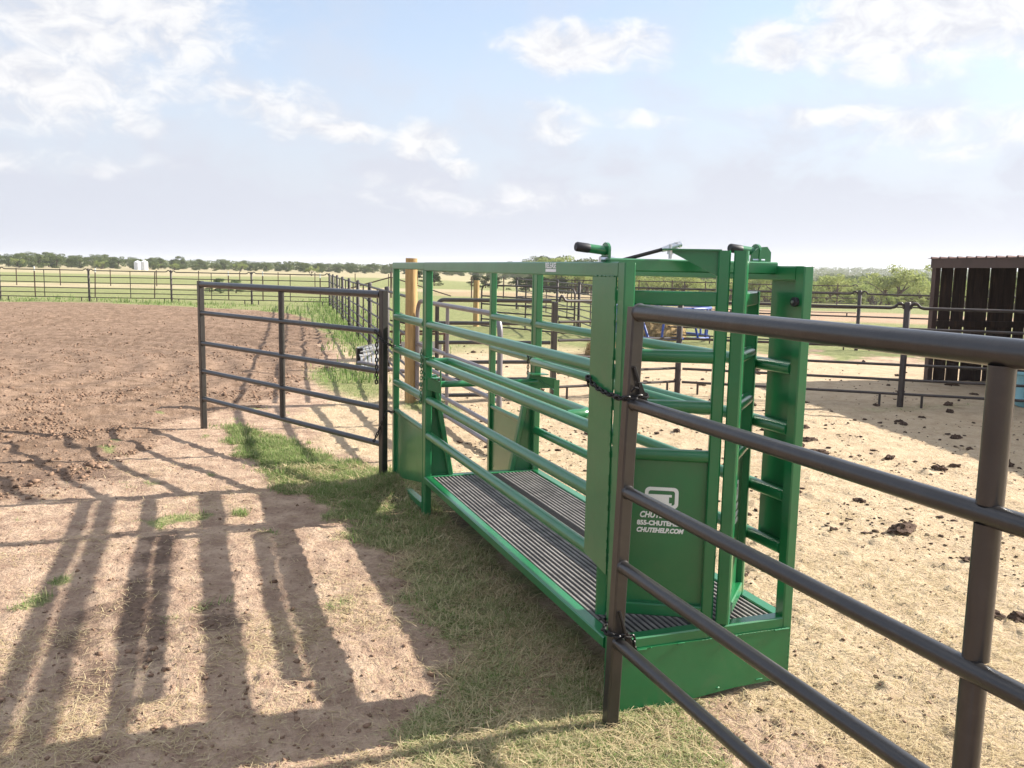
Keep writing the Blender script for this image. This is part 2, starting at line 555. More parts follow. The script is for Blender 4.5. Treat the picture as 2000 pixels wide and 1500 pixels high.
def ground_mesh():
    a = np.concatenate([np.linspace(-180, -44, 46)[:-1], np.linspace(-44, 46, 430), np.linspace(46, 180, 46)[1:-1]])
    a = np.radians(a) + YAW
    rr = [0.35]
    while rr[-1] < 3800:
        step = rr[-1] * (.0058 if rr[-1] < 14 else (.0075 if rr[-1] < 46 else .02))
        rr.append(rr[-1] + max(step, .008))
    rr = np.array(rr)
    A, R = np.meshgrid(a, rr)
    X = CAM.x + R * np.sin(A)
    Y = CAM.y + R * np.cos(A)
    X, Y, R = X.ravel(), Y.ravel(), R.ravel()
    ar, gr, sa = zones(X, Y)
    H = height(X, Y)
    near = sstep(16, 6, R)
    # tilled arena: curved harrow lines, crumbly clods
    cx, cy = -10.0, 13.0
    rad = np.hypot((X - cx) * .8, Y - cy) + fbm(X, Y, .25, 3) * .18
    fur = np.sin(rad * 2 * np.pi / .62)
    H = H + ar * (np.sign(fur) * np.abs(fur) ** .6 * .030 * (0.5 + sstep(-.3, .4, fbm(X, Y, .18, 2))) * sstep(6, 10, R) + fbm(X, Y, 1.1, 4) * .016 + np.maximum(fbm(X, Y, 7.0, 4) - .05, 0) * .040 * sstep(30, 12, R))
    # trodden dirt: soft dents, old hoof and tyre marks
    dirt = np.clip(1 - ar - sa * .4, 0, 1) * near
    H = H + dirt * (fbm(X, Y, 1.6, 2) * .010 + np.abs(fbm(X + 5, Y, 6.5, 5)) * .022 - .006 + np.maximum(fbm(X, Y + 3, 14.0, 3) - .15, 0) * .02) + near * fbm(X, Y, 18.0, 3) * .005
    tyre = sstep(.25, .0, np.abs(X + 2.35 - .12 * np.sin(Y))) * sstep(3.0, 1.2, Y)
    H = H + tyre * np.sin((Y + np.abs(X + 2.35) * .6) * 2 * np.pi / .07) * .007 * near
    H = H + sa * (fbm(X, Y, 3.0, 5) * .016 + np.maximum(fbm(X - 3, Y + 8, 6.5, 3) - .28, 0) * .07) * sstep(26, 10, R)
    n, m = len(rr), len(a)
    idx = np.arange(n * m).reshape(n, m)
    F = np.stack([idx[:-1, :-1].ravel(), idx[:-1, 1:].ravel(), idx[1:, 1:].ravel(), idx[1:, :-1].ravel()], 1)
    # close the circle behind the camera, and the hole under it
    F2 = np.stack([idx[:-1, -1], idx[:-1, 0], idx[1:, 0], idx[1:, -1]], 1)
    V = np.stack([X, Y, H], 1)
    V = np.concatenate([V, [[CAM.x, CAM.y, 0.0]]])
    F3 = np.stack([idx[0], np.full(m, n * m), np.roll(idx[0], -1), np.roll(idx[0], -1)], 1)[:, [0, 2, 1, 1]]
    F = np.concatenate([F, F2])[:, ::-1]
    # far colour bands
    azm = np.degrees(np.arctan2(X - CAM.x, Y - CAM.y))
    wob = fbm(X, Y, .03, 3) * 8
    tan = np.maximum(sstep(57, 61, Y + wob * .6) * sstep(75, 70, Y + wob), sstep(118, 135, Y + wob * 2) * .9)
    tan = tan * .7 * sstep(33, 14, azm) + sstep(62, 74, R + wob) * sstep(18, 30, azm) * .8
    red = sstep(33.5, 37, R + wob * .4) * sstep(47.5, 44, R + wob * .4) * sstep(26, 31, azm) * .85
    red = np.maximum(red, sstep(52, 56, R + wob) * sstep(76, 66, R + wob) * sstep(12, 17, azm) * sstep(30, 24, azm) * .6)
    red = np.maximum(red, sstep(3.2, 1.4, R) * 0)
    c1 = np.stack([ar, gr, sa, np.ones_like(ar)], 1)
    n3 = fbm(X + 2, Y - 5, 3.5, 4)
    dark_soil_shade = np.exp(-((X + 1.70 - .06 * np.sin(Y * 2.7)) / .13) ** 2) * sstep(.7, 1.3, Y) * sstep(3.2, 2.6, Y)
    dark_soil_shade = np.maximum(dark_soil_shade, np.exp(-((X + 1.95 - .05 * np.sin(Y * 3.1)) / .10) ** 2) * sstep(.4, .9, Y) * sstep(2.0, 1.5, Y) * .8)
    dark_soil_shade = np.maximum(dark_soil_shade, np.exp(-(((X + 1.42) / .13) ** 2 + ((Y - 1.45) / .22) ** 2)))
    dark_soil_shade = np.maximum(dark_soil_shade, np.exp(-(((X + 2.3) / .5) ** 2 + ((Y - 4.75) / .35) ** 2)) * .9)
    dark_soil_shade = np.maximum(dark_soil_shade, np.exp(-(((X - .15) / .5) ** 2 + ((Y - 3.0) / .55) ** 2)) * .9)  # darker ground below the chute's entrance end
    dark_soil_shade = np.clip(dark_soil_shade * (1.0 + 1.6 * n3) + np.clip(n3 - .38, 0, 1) * 1.5 * near * (1 - ar), 0, 1)
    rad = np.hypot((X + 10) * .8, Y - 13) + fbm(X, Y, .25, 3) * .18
    groove_shade = sstep(.35, .95, -np.sin(rad * 2 * np.pi / .62)) * sstep(-.25, .2, fbm(X, Y, .18, 2)) * ar * sstep(8, 12, R) * (.75 + n3)  # shade inside the harrow grooves, painted into the soil colour
    dark_soil_shade = np.maximum(dark_soil_shade, np.clip(groove_shade, 0, 1) * .55)
    c2 = np.stack([tan, red, dark_soil_shade, np.ones_like(ar)], 1)
    pad = lambda c: np.concatenate([c, c[:1]])
    return V, F, pad(c1), pad(c2), idx[0], n * m


def ground_material():
    m = bpy.data.materials.new('ground_soil')
    m.use_nodes = True
    t = NT(m.node_tree)
    o = t.n('ShaderNodeOutputMaterial')
    b = t.n('ShaderNodeBsdfPrincipled')
    t.l(b.outputs[0], o.inputs[0])
    b.inputs['Specular IOR Level'].default_value = .12
    b.inputs['Roughness'].default_value = .95
    geo = t.n('ShaderNodeNewGeometry')
    P = geo.outputs['Position']
    za = t.n('ShaderNodeAttribute', attribute_name='zone')
    zb = t.n('ShaderNodeAttribute', attribute_name='band')
    s1 = t.n('ShaderNodeSeparateColor')
    s2 = t.n('ShaderNodeSeparateColor')
    t.l(za.outputs['Color'], s1.inputs[0])
    t.l(zb.outputs['Color'], s2.inputs[0])
    big = t.noise(P, .7, 6, .6)
    mid = t.noise(P, 5.0, 8, .65)
    fin = t.noise(P, 38.0, 6, .65)
    gri = t.noise(P, 150.0, 4, .6)
    mp = t.n('ShaderNodeMapping')
    mp.inputs['Scale'].default_value = (1, 1, .2)
    t.l(P, mp.inputs[0])
    # stalks: stretched noise in two directions
    def streak(rotz, sc):
        q = t.n('ShaderNodeMapping')
        q.inputs['Rotation'].default_value = (0, 0, rotz)
        q.inputs['Scale'].default_value = (1.0, .12, 1.0)
        t.l(P, q.inputs[0])
        return t.noise(q.outputs[0], sc, 3, .6, .6)
    st = t.math('MAXIMUM', streak(.5, 70), t.math('MAXIMUM', streak(1.7, 80), streak(-.8, 75)))
    stf = t.ramp(st, .58, .72)
    dirt = t.mix(t.ramp(mid, .32, .68), (.285, .190, .138), (.50, .365, .265))
    dirt = t.mix(t.math('MULTIPLY', t.ramp(fin, .5, .68), .6), dirt, (.185, .122, .088))
    dirt = t.mix(t.math('MULTIPLY', t.ramp(gri, .55, .72), .5), dirt, (.56, .45, .34))
    dirt = t.mix(t.math('MULTIPLY', t.math('MULTIPLY', stf, .7), t.ramp(big, .42, .66)), dirt, (.52, .43, .28))
    soil = t.mix(t.ramp(mid, .35, .65), (.168, .112, .076), (.292, .202, .144))
    soil = t.mix(t.math('MULTIPLY', t.ramp(fin, .52, .7), .55), soil, (.14, .085, .06))
    soil = t.mix(t.math('MULTIPLY', t.ramp(big, .5, .75), .35), soil, (.38, .26, .19))
    comb_shade = t.math('MAXIMUM', streak(.33, 7), streak(.40, 15))
    soil = t.mix(t.math('MULTIPLY', t.ramp(comb_shade, .53, .68), .42), soil, (.125, .078, .052))  # shaded sides of the harrow combing painted as dark streaks
    sand = t.mix(t.ramp(mid, .3, .7), (.41, .305, .200), (.52, .41, .280))
    sand = t.mix(t.math('MULTIPLY', stf, .75), sand, (.60, .50, .345))
    sand = t.mix(t.math('MULTIPLY', t.ramp(t.noise(P, 9.0, 7, .7), .60, .74), .65), sand, (.20, .135, .09))
    sand = t.mix(t.math('MULTIPLY', t.ramp(t.noise(P, 1.1, 5, .6), .56, .72), .35), sand, (.30, .22, .15))
    gras = t.mix(t.ramp(mid, .3, .7), (.135, .165, .060), (.245, .265, .110))
    gras = t.mix(t.math('MULTIPLY', t.ramp(t.noise(P, 1.6, 6, .65), .52, .72), .5), gras, (.36, .31, .16))
    gras = t.mix(t.math('MULTIPLY', t.ramp(t.noise(P, 2.6, 6, .7), .66, .74), .6), gras, (.10, .075, .045))
    tanf = t.mix(t.ramp(t.noise(P, .35, 6, .65), .3, .7), (.36, .285, .185), (.42, .36, .235))
    redf = t.mix(t.ramp(t.noise(P, .9, 6, .65), .35, .65), (.36, .24, .165), (.42, .30, .205))
    edgen = t.math('MULTIPLY', t.math('SUBTRACT', t.noise(P, 11.0, 6, .7), .5), .9)
    def msk(x, soft=.25):
        return t.ramp(t.math('ADD', x, edgen), .5 - soft, .5 + soft)
    col = t.mix(msk(s1.outputs[2]), dirt, sand)
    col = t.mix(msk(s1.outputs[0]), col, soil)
    col = t.mix(t.math('MULTIPLY', msk(s1.outputs[1], .4), .92), col, gras)
    col = t.mix(t.math('MULTIPLY', msk(s2.outputs[2], .3), .8), col, t.mix(t.ramp(fin, .4, .62), (.175, .118, .088), (.10, .066, .05)))  # dark soil patches plus the painted groove shade
    col = t.mix(msk(s2.outputs[0], .4), col, tanf)
    col = t.mix(msk(s2.outputs[1], .4), col, redf)
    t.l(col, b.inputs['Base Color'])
    bp = t.n('ShaderNodeBump')
    bp.inputs['Strength'].default_value = 1.0
    bp.inputs['Distance'].default_value = .05
    hgt = t.math('ADD', t.math('MULTIPLY', mid, .6), t.math('ADD', t.math('MULTIPLY', fin, .5), t.math('MULTIPLY', gri, .12)))
    t.l(hgt, bp.inputs['Height'])
    t.l(bp.outputs[0], b.inputs['Normal'])
    return m


V, F, c1, c2, ring, hub = ground_mesh()
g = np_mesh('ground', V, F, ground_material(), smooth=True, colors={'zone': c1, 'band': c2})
tag(g, kind='structure')
print('ground verts', len(V))


def gz(x, y):
    return float(height(np.array([x]), np.array([y]))[0])


# ------------------------------------------------------------------ the green cattle chute
W_, H_, L_, DK = .84, 1.748, 2.90, .293
T = .046
chute = empty('cattle_chute', (.42, 1.5, 0), 'long green steel cattle chute with ribbed rubber floor, standing open in the pen', 'cattle chute')
RZ = [1.333, 1.082, .822, .578]


def side(x0, sgn):
    """one side of the chute; x0 outer face, sgn +1 when the chute's inside lies towards +X"""
    xc = x0 + sgn * T / 2
    fy = .057
    # posts
    MB().bar((xc, fy / 2, .0), (xc, fy / 2, H_ - .003), T, fy, up=(1, 0, 0)).build('post', M_GREEN, chute)
    MB().bar((xc, L_ - .033, .0), (xc, L_ - .033, H_ - .058), T, .062, up=(1, 0, 0)).build('post', M_GREEN, chute)
    # top rail, mitred into the posts
    MB().bar((xc, fy, H_ - .029), (xc, L_, H_ - .029), .058, T).build('top_rail', M_GREEN, chute)
    for i, z in enumerate(RZ):
        z -= .02 if (sgn < 0 and i == 2) else 0
        MB().tube([(xc + sgn * .004, fy, z), (xc + sgn * .004, L_ - .064, z)], .0275, 20).build('rail', M_GREEN, chute)
    # broad plate behind the front post, with its weld seam
    xp = x0 - sgn * .0045
    pl = MB()
    pl.prism([(xp, fy + .004, 1.692), (xp, .262, 1.690), (xp, .262, .575), (xp, fy + .004, .545)], (sgn * .006, 0, 0))
    wl = pl
    for k in range(26):
        z = .60 + 1.08 * k / 26 + random.uniform(-.01, .01)
        if random.random() < .75:
            wl.tube([(xp - sgn * .0005, fy + .004, z), (xp - sgn * .0005, fy + .0045, z + random.uniform(.012, .03))], .0026, 6)
    for k in range(5):
        y = .075 + .18 * k / 5
        wl.tube([(xp, y, 1.693), (xp, y + random.uniform(.012, .03), 1.694)], .003, 6)
    pl.build('side_plate', M_GREEN, chute, smooth=True, angle=30)
    # entrance section: post, top rail, three rails, kick panel
    e0, e1 = L_ + .006, 3.86
    MB().bar((xc, e1 - .025, .0), (xc, e1 - .025, H_ - .05), T, .05, up=(1, 0, 0)).build('post', M_GREEN, chute)
    MB().bar((xc, e0 + .014, .0), (xc, e0 + .014, H_ - .05), T, .026, up=(1, 0, 0)).build('post', M_GREEN, chute)
    MB().bar((xc, e0, H_ - .026), (xc, e1, H_ - .026), .05, T).build('top_rail', M_GREEN, chute)
    for z in RZ[:3]:
        MB().tube([(xc, e0 + .027, z), (xc, e1 - .05, z)], .0285, 18).build('rail', M_GREEN, chute)
    kp = MB()
    kp.prism([(xc + .003, e0 + .027, .60), (xc + .003, e1 - .05, .60), (xc + .003, e1 - .05, .065 if sgn > 0 else .0), (xc + .003, e0 + .027, .225 if sgn > 0 else .0)], (-.006, 0, 0))  # hidden right panel extended to the ground to block sun beneath it
    kp.tube([(xc, e0 + .027, .60), (xc, e1 - .05, .60)], .019, 12)
    kp.build('kick_panel', M_GREEN, chute)
    MB().bar((xc, e0 + .03, .066), (xc, e1 - .03, .035), .05, .05).build('skid', M_GREEN, chute)
    # hinge bolts on the far post
    bo = MB()
    for z in (1.0, .965):
        bo.tube([(x0 + sgn * .001, L_ - .03, z), (x0 - sgn * .008, L_ - .03, z)], .011, 8)
    bo.build('bolt', M_GREEN, chute)


side(0.0, 1)
side(W_, -1)
# weld-on label on the near top rail
rl = MB()
rl.box((-.0012, .640, 1.7045), (.0004, .757, 1.7165))
rl.build('label_bar', M_WHITE, chute, smooth=False)


def text_mesh(txt, name, size, origin, xdir, ydir, parent, m, thick=.0006, width=1.0, shear=0.0, align='LEFT', fit=None, bold=0.0):
    cu = bpy.data.curves.new(name, 'FONT')
    cu.body = txt
    cu.size = size
    cu.extrude = thick
    cu.align_x = align
    cu.shear = shear
    cu.offset = bold
    ob = bpy.data.objects.new(name, cu)
    COL.objects.link(ob)
    dg = bpy.context.evaluated_depsgraph_get()
    dg.update()
    me = bpy.data.meshes.new_from_object(ob.evaluated_get(dg))
    bpy.data.objects.remove(ob)
    xd, yd = Vector(xdir).normalized(), Vector(ydir).normalized()
    zd = xd.cross(yd)
    o3 = Vector(origin)
    xs = [v.co.x for v in me.vertices]
    k = width
    if fit:
        k = fit / (max(xs) - min(xs))
    x0 = min(xs) if align == 'LEFT' else 0.0
    off = Vector((0, 0, 0))
    q = parent
    while q is not None:
        off += q.location
        q = q.parent
    for v in me.vertices:
        c = v.co.copy()
        v.co = o3 + xd * ((c.x - x0) * k) + yd * c.y + zd * c.z - off
    me.materials.clear()
    me.materials.append(m)
    o = bpy.data.objects.new(name, me)
    COL.objects.link(o)
    o.parent = parent
    return o


text_mesh('RELEASE', 'lettering', .034, (-.0008, .758, 1.7205), (0, -1, 0), (0, 0, 1), chute, M_WHITE, fit=.118, bold=.0006)

# floor: frame, front lip and closing sheet, rubber mats
MB().bar((T / 2, .06, DK - .0235), (T / 2, L_ - .066, DK - .0235), .046, T + .012).build('floor_frame', M_GREEN, chute)
MB().bar((W_ - T / 2, .06, DK - .0235), (W_ - T / 2, L_ - .066, DK - .0235), .046, T + .012).build('floor_frame', M_GREEN, chute)
MB().bar((T, L_ - .033, DK - .0235), (W_ - T, L_ - .033, DK - .0235), .046, .06).build('floor_frame', M_GREEN, chute)
MB().bar((T, .030, DK - .020), (W_ - T, .030, DK - .020), .050, .058).build('front_lip', M_GREEN, chute)
kf = MB()
kf.prism([(T - .012, -.002, .258), (W_ - .014, -.002, .252), (W_ - .014, -.002, .035), (.56, -.002, .028), (.36, -.002, .010), (T - .012, -.002, -.02)], (0, -.005, 0))
wb = kf
for (xx, zz, ln) in ((.11, .251, .04), (.165, .254, .006), (.29, .254, .03), (.53, .250, .035), (.75, .250, .07), (.48, .04, .012), (.67, .047, .03)):
    wb.tube([(xx, -.0085, zz), (xx + ln * .5, -.0095, zz + .0015), (xx + ln, -.0085, zz)], .0036, 6)
for k in range(24):
    xx = .40 + .42 * k / 24
    wb.tube([(xx, -.0075, .254), (xx + .012, -.0075, .2538)], .0016, 5)
for k in range(9):
    zz = .25 - k * .024
    wb.tube([(W_ - .014, -.0075, zz), (W_ - .014, -.0075, zz - .012)], .0018, 5)
kf.build('front_sheet', M_GREEN, chute, angle=30)
mt = MB()
mt.box((T + .006, .060, DK - .035), (W_ - T - .006, L_ - .064, DK - .012))
mt.build('floor_mat', M_RUBBER, chute)
MATS = chute.children[-1]
rd = MB()
p = .0262
x = T + .022
k = 0
while x < W_ - T - .012:
    if not (.40 < x < .535):
        wob = random.uniform(-.001, .001)
        rd.bar((x, .062, DK - .0125), (x + wob, L_ - .066, DK - .0125), .0075 + .004, .0125, bev=.0025)
    x += p
rd.build('ridge', M_RUBTOP, MATS)
sm = MB()
x = .405
while x < .535:
    sm.bar((x, .062, DK - .0128), (x, L_ - .066, DK - .0128), .0065, .0052, bev=.001)
    x += .0088
sm.build('fine_ridge', M_RUBBER, MATS)

# leaning braces with filled gussets at the entrance
for (xa, xb, s) in ((.062, .190, 1), (.778, .640, -1)):
    MB().bar((xa, L_ - .03, .99), (xb, L_ - .03, DK + .002), .034, .05, up=(1, 0, 0)).build('brace', M_GREEN, chute)
    gs = MB()
    xo = T if s > 0 else W_ - T
    gs.prism([(xo, L_ - .012, .98), (xa, L_ - .012, .98), (xb, L_ - .012, DK), (xo, L_ - .012, DK)], (0, .005, 0))
    gs.build('gusset', M_GREEN, chute, smooth=False)
# inner hoops that lean against the second rails
def hoop(pts):
    MB().tube(pts, .026, 16).build('inner_hoop', M_GREEN, chute)
hoop([(.046, 2.80, 1.085), (.13, 2.80, 1.088), (.150, 2.785, 1.088), (.158, 2.76, 1.088), (.150, .62, 1.088), (.14, .59, 1.088), (.115, .58, 1.086), (.046, .58, 1.083)])
hoop([(W_ - .046, 2.71, 1.085), (.745, 2.71, 1.088), (.725, 2.70, 1.088), (.717, 2.67, 1.088), (.700, .62, 1.088), (.712, .59, 1.088), (.735, .58, 1.086), (W_ - .046, .58, 1.083)])
# bar across the entrance with its brackets
MB().tube([(.075, 2.79, .935), (.80, 2.79, .935)], .022, 14).build('rear_bar', M_GREEN, chute)
bl = MB()
bl.prism([(.004, 2.80, .985), (.083, 2.745, .955), (.083, 2.745, .875), (.004, 2.80, .90)], (.004, .006, 0))
bl.tube([(.078, 2.74, 1.05), (.078, 2.74, .80)], .0055, 8)
bl.box((.03, 2.75, .975), (.09, 2.83, .981))
bl.build('bracket', M_GREEN, chute, smooth=False)
br = MB()
br.prism([(.745, 2.80, .985), (.90, 2.70, .965), (.90, 2.70, .90), (.745, 2.80, .885)], (.004, .006, 0))
br.prism([(.885, 2.70, .955), (.925, 2.70, .955), (.925, 2.70, .79), (.885, 2.70, .79)], (0, .006, 0))
br.bar((.80, 2.76, .945), (.885, 2.70, .885), .006, .016)
br.box((.74, 2.74, .985), (.86, 2.84, .991))
br.build('bracket', M_GREEN, chute, smooth=False)
# crossbar over the head gate
MB().bar((.03, .205, H_ - .010), (.80, .205, H_ - .010), .050, .050).build('crossbar', M_GREEN, chute)


def door(hx, hy, sx, sy, name, mirror):
    """one leaf of the head gate: hinge side at (hx,hy), free stile at (sx,sy)"""
    h, s = Vector((hx, hy, 0)), Vector((sx, sy, 0))
    d = (s - h).normalized()
    n = Vector((d.y, -d.x, 0)) if not mirror else Vector((-d.y, d.x, 0))      # faces the camera side
    ln = (s - h).length
    root = bpy.data.objects.new('gate_leaf', None)
    root.location = (hx - chute.location.x, hy - chute.location.y, 0)
    root.parent = chute
    COL.objects.link(root)

    def P(u, z, off=0.0):
        return h + d * u + n * off + Vector((0, 0, z))
    MB().bar(P(ln - .024, DK + .012), P(ln - .024, 1.80), .048, .052, up=d, bev=.006).build('stile', M_GREEN, root)
    MB().bar(P(.022, DK + .012), P(.022, 1.64), .044, .05, up=d, bev=.006).build('stile', M_GREEN, root)
    MB().bar(P(.044, 1.612), P(ln - .048, 1.612), .055, .046, up=(0, 0, 1)).build('top_bar', M_GREEN, root)
    for z in (1.383, 1.182, .984):
        MB().tube([P(.044, z), P(ln - .048, z)], .0255, 18).build('bar', M_GREEN, root)
    pn = MB()
    pn.prism([P(.044, .975, -.004), P(ln - .048, .975, -.004), P(ln - .048, .36, -.004), P(.044, .36, -.004)], -n * .004)
    pn.build('panel', M_GREEN, root, smooth=False)
    MB().bar(P(.044, .340), P(ln - .048, .340), .050, .046, up=(0, 0, 1)).build('bottom_bar', M_GREEN, root)
    # emblem and lettering on the panel
    xd = d if not mirror else -d
    u0 = ln * .53 if not mirror else ln * .50
    c = P(u0, .805, -.003)
    yd = Vector((0, 0, 1))
    em = MB()

    def rr(cx, cy, wx, wy, r, k=5):
        out = []
        for (qx, qy, a0) in ((wx / 2 - r, wy / 2 - r, 0), (-wx / 2 + r, wy / 2 - r, 90), (-wx / 2 + r, -wy / 2 + r, 180), (wx / 2 - r, -wy / 2 + r, 270)):
            for j in range(k + 1):
                a = math.radians(a0 + 90 * j / k)
                out.append((cx + qx + r * math.cos(a), cy + qy + r * math.sin(a)))
        return out
    o_, i_ = rr(0, 0, .135, .088, .020), rr(0, 0, .106, .060, .010)
    nn = len(o_)
    q = n * .0012
    base = [c + xd * a + yd * b for a, b in o_] + [c + xd * a + yd * b for a, b in i_]
    vs = base + [v + q for v in base]
    fs = []
    for j in range(nn):
        k2 = (j + 1) % nn
        fs += [(j + 2 * nn, k2 + 2 * nn, k2 + 3 * nn, j + 3 * nn), (j, k2, k2 + 2 * nn, j + 2 * nn), (nn + j, nn + k2, k2 + 3 * nn, j + 3 * nn)]
    em.add(vs, fs)
    for (a0, b0, a1, b1) in ((-.053, -.030, .030, .014), (.030, .004, .041, .014), (-.053, -.030, .041, -.021)):
        em.prism([c + xd * a0 + yd * b0, c + xd * a1 + yd * b0, c + xd * a1 + yd * b1, c + xd * a0 + yd * b1], q * (1.0 if a1 < .035 else .8))
    em.build('emblem', M_WHITE, root, smooth=False)
    o1 = P(u0, 0, -.003)
    def row(txt, z, size, wid, shear):
        start = o1 - xd * (wid / 2) + Vector((0, 0, z))
        ob = text_mesh(txt, 'lettering', size, start, xd, (0, 0, 1), root, M_WHITE, fit=wid, shear=shear, bold=.0013)
    row('CHUTE HELP', .722, .034, .168, .25)
    row('855-CHUTEHELP', .690, .026, .190, .0)
    row('CHUTEHELP.COM', .660, .026, .190, .25)
    return root, P, n


lroot, LP, ln_ = door(.062, .275, .482, .052, 'left', False)
rroot, RP, rn_ = door(.778, .300, .496, .004, 'right', True)
# gusset, bolt and linkage on top of the left leaf
gt = MB()
a, b, c = LP(.44, 1.798, .01), LP(.235, 1.798, .01), LP(.44, 1.695, .01)
gt.prism([a, b, c], ln_ * -.006)
gt.prism([LP(.44, 1.798, .03), LP(.215, 1.798, .03), LP(.215, 1.798, -.03), LP(.44, 1.798, -.03)], (0, 0, .006))
gt.build('gusset', M_GREEN, lroot, smooth=False)
bt = MB()
bb = LP(.245, 1.765)
bt.tube([bb, bb + Vector((0, 0, .055))], .0065, 10)
bt.tube([bb + Vector((0, 0, .018)), bb + Vector((0, 0, .032))], .014, 6)
bt.build('bolt', M_ZINC, lroot)
MB().tube([(.03, .215, 1.735), (.10, .21, 1.757), (.272, .20, 1.803)], .0075, 10).build('linkage_rod', M_BLACKMETAL, chute)
cv = MB()
cv.tube([(.262, .20, 1.800), (.30, .198, 1.811), (.345, .195, 1.824)], .012, 10, radii=[.009, .013, .012])
cv.tube([(.325, .195, 1.80), (.325, .195, 1.83)], .010, 8)
cv.build('clevis', M_ZINC, chute)


def lever(x, y, z, gx, ang):
    """short lever with a rubber grip on a bolted ear plate"""
    p0 = Vector((x, y, z))
    d = Vector((gx * math.cos(ang), gx * math.sin(ang) * .3, .10)).normalized()
    MB().tube([p0, p0 + d * .075], .0175, 16).build('lever', M_GREEN, chute)
    MB().tube([p0 + d * .070, p0 + d * .074, p0 + d * .122, p0 + d * .127], .02, 16, radii=[.0175, .0185, .0185, .0155]).build('grip', M_GRIP, chute)
    e = MB()
    pts = []
    for k in range(9):
        a = math.pi * k / 8
        pts.append((x + .0, y + .032 * math.cos(a), z + .006 + .026 * math.sin(a)))
    pts += [(x, y - .032, H_ + .010), (x, y + .032, H_ + .010)]
    e.prism(pts, (.010, 0, 0))
    e.build('ear_plate', M_GREEN, chute, smooth=False)
    bq = MB()
    bq.tube([(x - .03, y - .018, z - .035), (x + .03, y - .018, z - .035)], .012, 8)
    bq.tube([(x + .010, y, z + .0), (x + .020, y, z)], .012, 8)
    bq.build('bolt', M_ZINC, chute)


lever(.040, .25, 1.792, -1, 0)
lever(.735, .25, 1.805, -1, 0)
ep = MB()
ep.prism([(.70, .222, H_ + .016), (.795, .222, H_ + .016), (.795, .222, H_ + .055), (.775, .222, H_ + .078), (.735, .222, H_ + .075), (.70, .222, H_ + .05)], (0, .010, 0))
ep.build('ear_plate', M_GREEN, chute, smooth=False)
kb = MB()
kb.tube([(W_ - T - .001, .038, 1.605), (W_ - T - .018, .038, 1.605)], .019, 14)
kb.build('stop_knob', M_GRIP, chute)
MB().tube([(W_ - T - .017, .038, 1.605), (W_ - T - .024, .038, 1.605)], .006, 8).build('bolt', M_ZINC, chute)


def chain_thing(pts, label, group='chains around the chute posts', L=.034, m=None, hang=None, W=None, r=None):
    mb = MB()
    W = W or L * .65
    r = r or L * .125
    mb.chain(pts, L, W, r)
    if hang:
        mb.chain(hang, L, W, r)
    o = mb.build('chain', m or M_BLACKMETAL)
    return tag(o, label, 'chain', group)


chain_thing([(.01, .275, 1.25), (-.010, .268, 1.285), (-.016, .25, 1.293), (-.016, .21, 1.275), (-.016, .164, 1.262), (-.016, .074, 1.252), (-.016, -.0, 1.253), (-.045, -.055, 1.257), (-.035, -.112, 1.262), (.0, -.118, 1.266), (.05, -.112, 1.268), (.055, -.06, 1.27)],
            'black chain sagging across the broad green plate to the near brown panel', L=.036)
chain_thing([(.05, .062, .365), (-.014, .058, .368), (-.016, .02, .366), (-.055, -.035, .368), (-.060, -.085, .372), (-.04, -.122, .376), (-.01, -.122, .374), (.02, -.122, .368), (.03, -.122, .345), (.032, -.122, .30)],
            'black chain at the foot of the brown panel, knee high above the front sheet', L=.036)
chain_thing([(.052, 2.80, 1.115), (-.008, 2.82, 1.11), (-.012, 2.87, 1.12), (-.014, 2.905, 1.11)],
            'thin green and black chain hanging down the far left chute post', hang=[(-.012, 2.905, 1.16), (-.014, 2.91, .79)], L=.030, m=M_GREEN)
chain_thing([(.785, 2.80, 1.10), (.79, 2.86, 1.12), (.772, 2.905, 1.14)],
            'thin dark chain hanging at the far right chute post', hang=[(.765, 2.90, 1.14), (.765, 2.90, .87)], L=.030, m=M_BLACKMETAL)
chain_thing([(-.125, 3.93, 1.22), (-.10, 3.89, 1.17), (-.075, 3.83, 1.135), (-.01, 3.80, 1.105), (.03, 3.80, 1.10), (.06, 3.82, 1.11)],
            'dark chain tying the open gate to the chute entrance, upper of the two', hang=[(-.115, 3.90, 1.15), (-.118, 3.90, .80)], L=.042)
chain_thing([(-.055, 3.80, .60), (-.02, 3.79, .59), (.03, 3.79, .60)],
            'dark chain tying the open gate to the chute entrance, lower of the two', hang=[(-.06, 3.82, .58), (-.11, 3.90, .40), (-.13, 3.95, .33)], L=.036)

# ------------------------------------------------------------------ brown pipe panels beside the chute
PZ = [1.497, 1.205, .892, .600, .312]


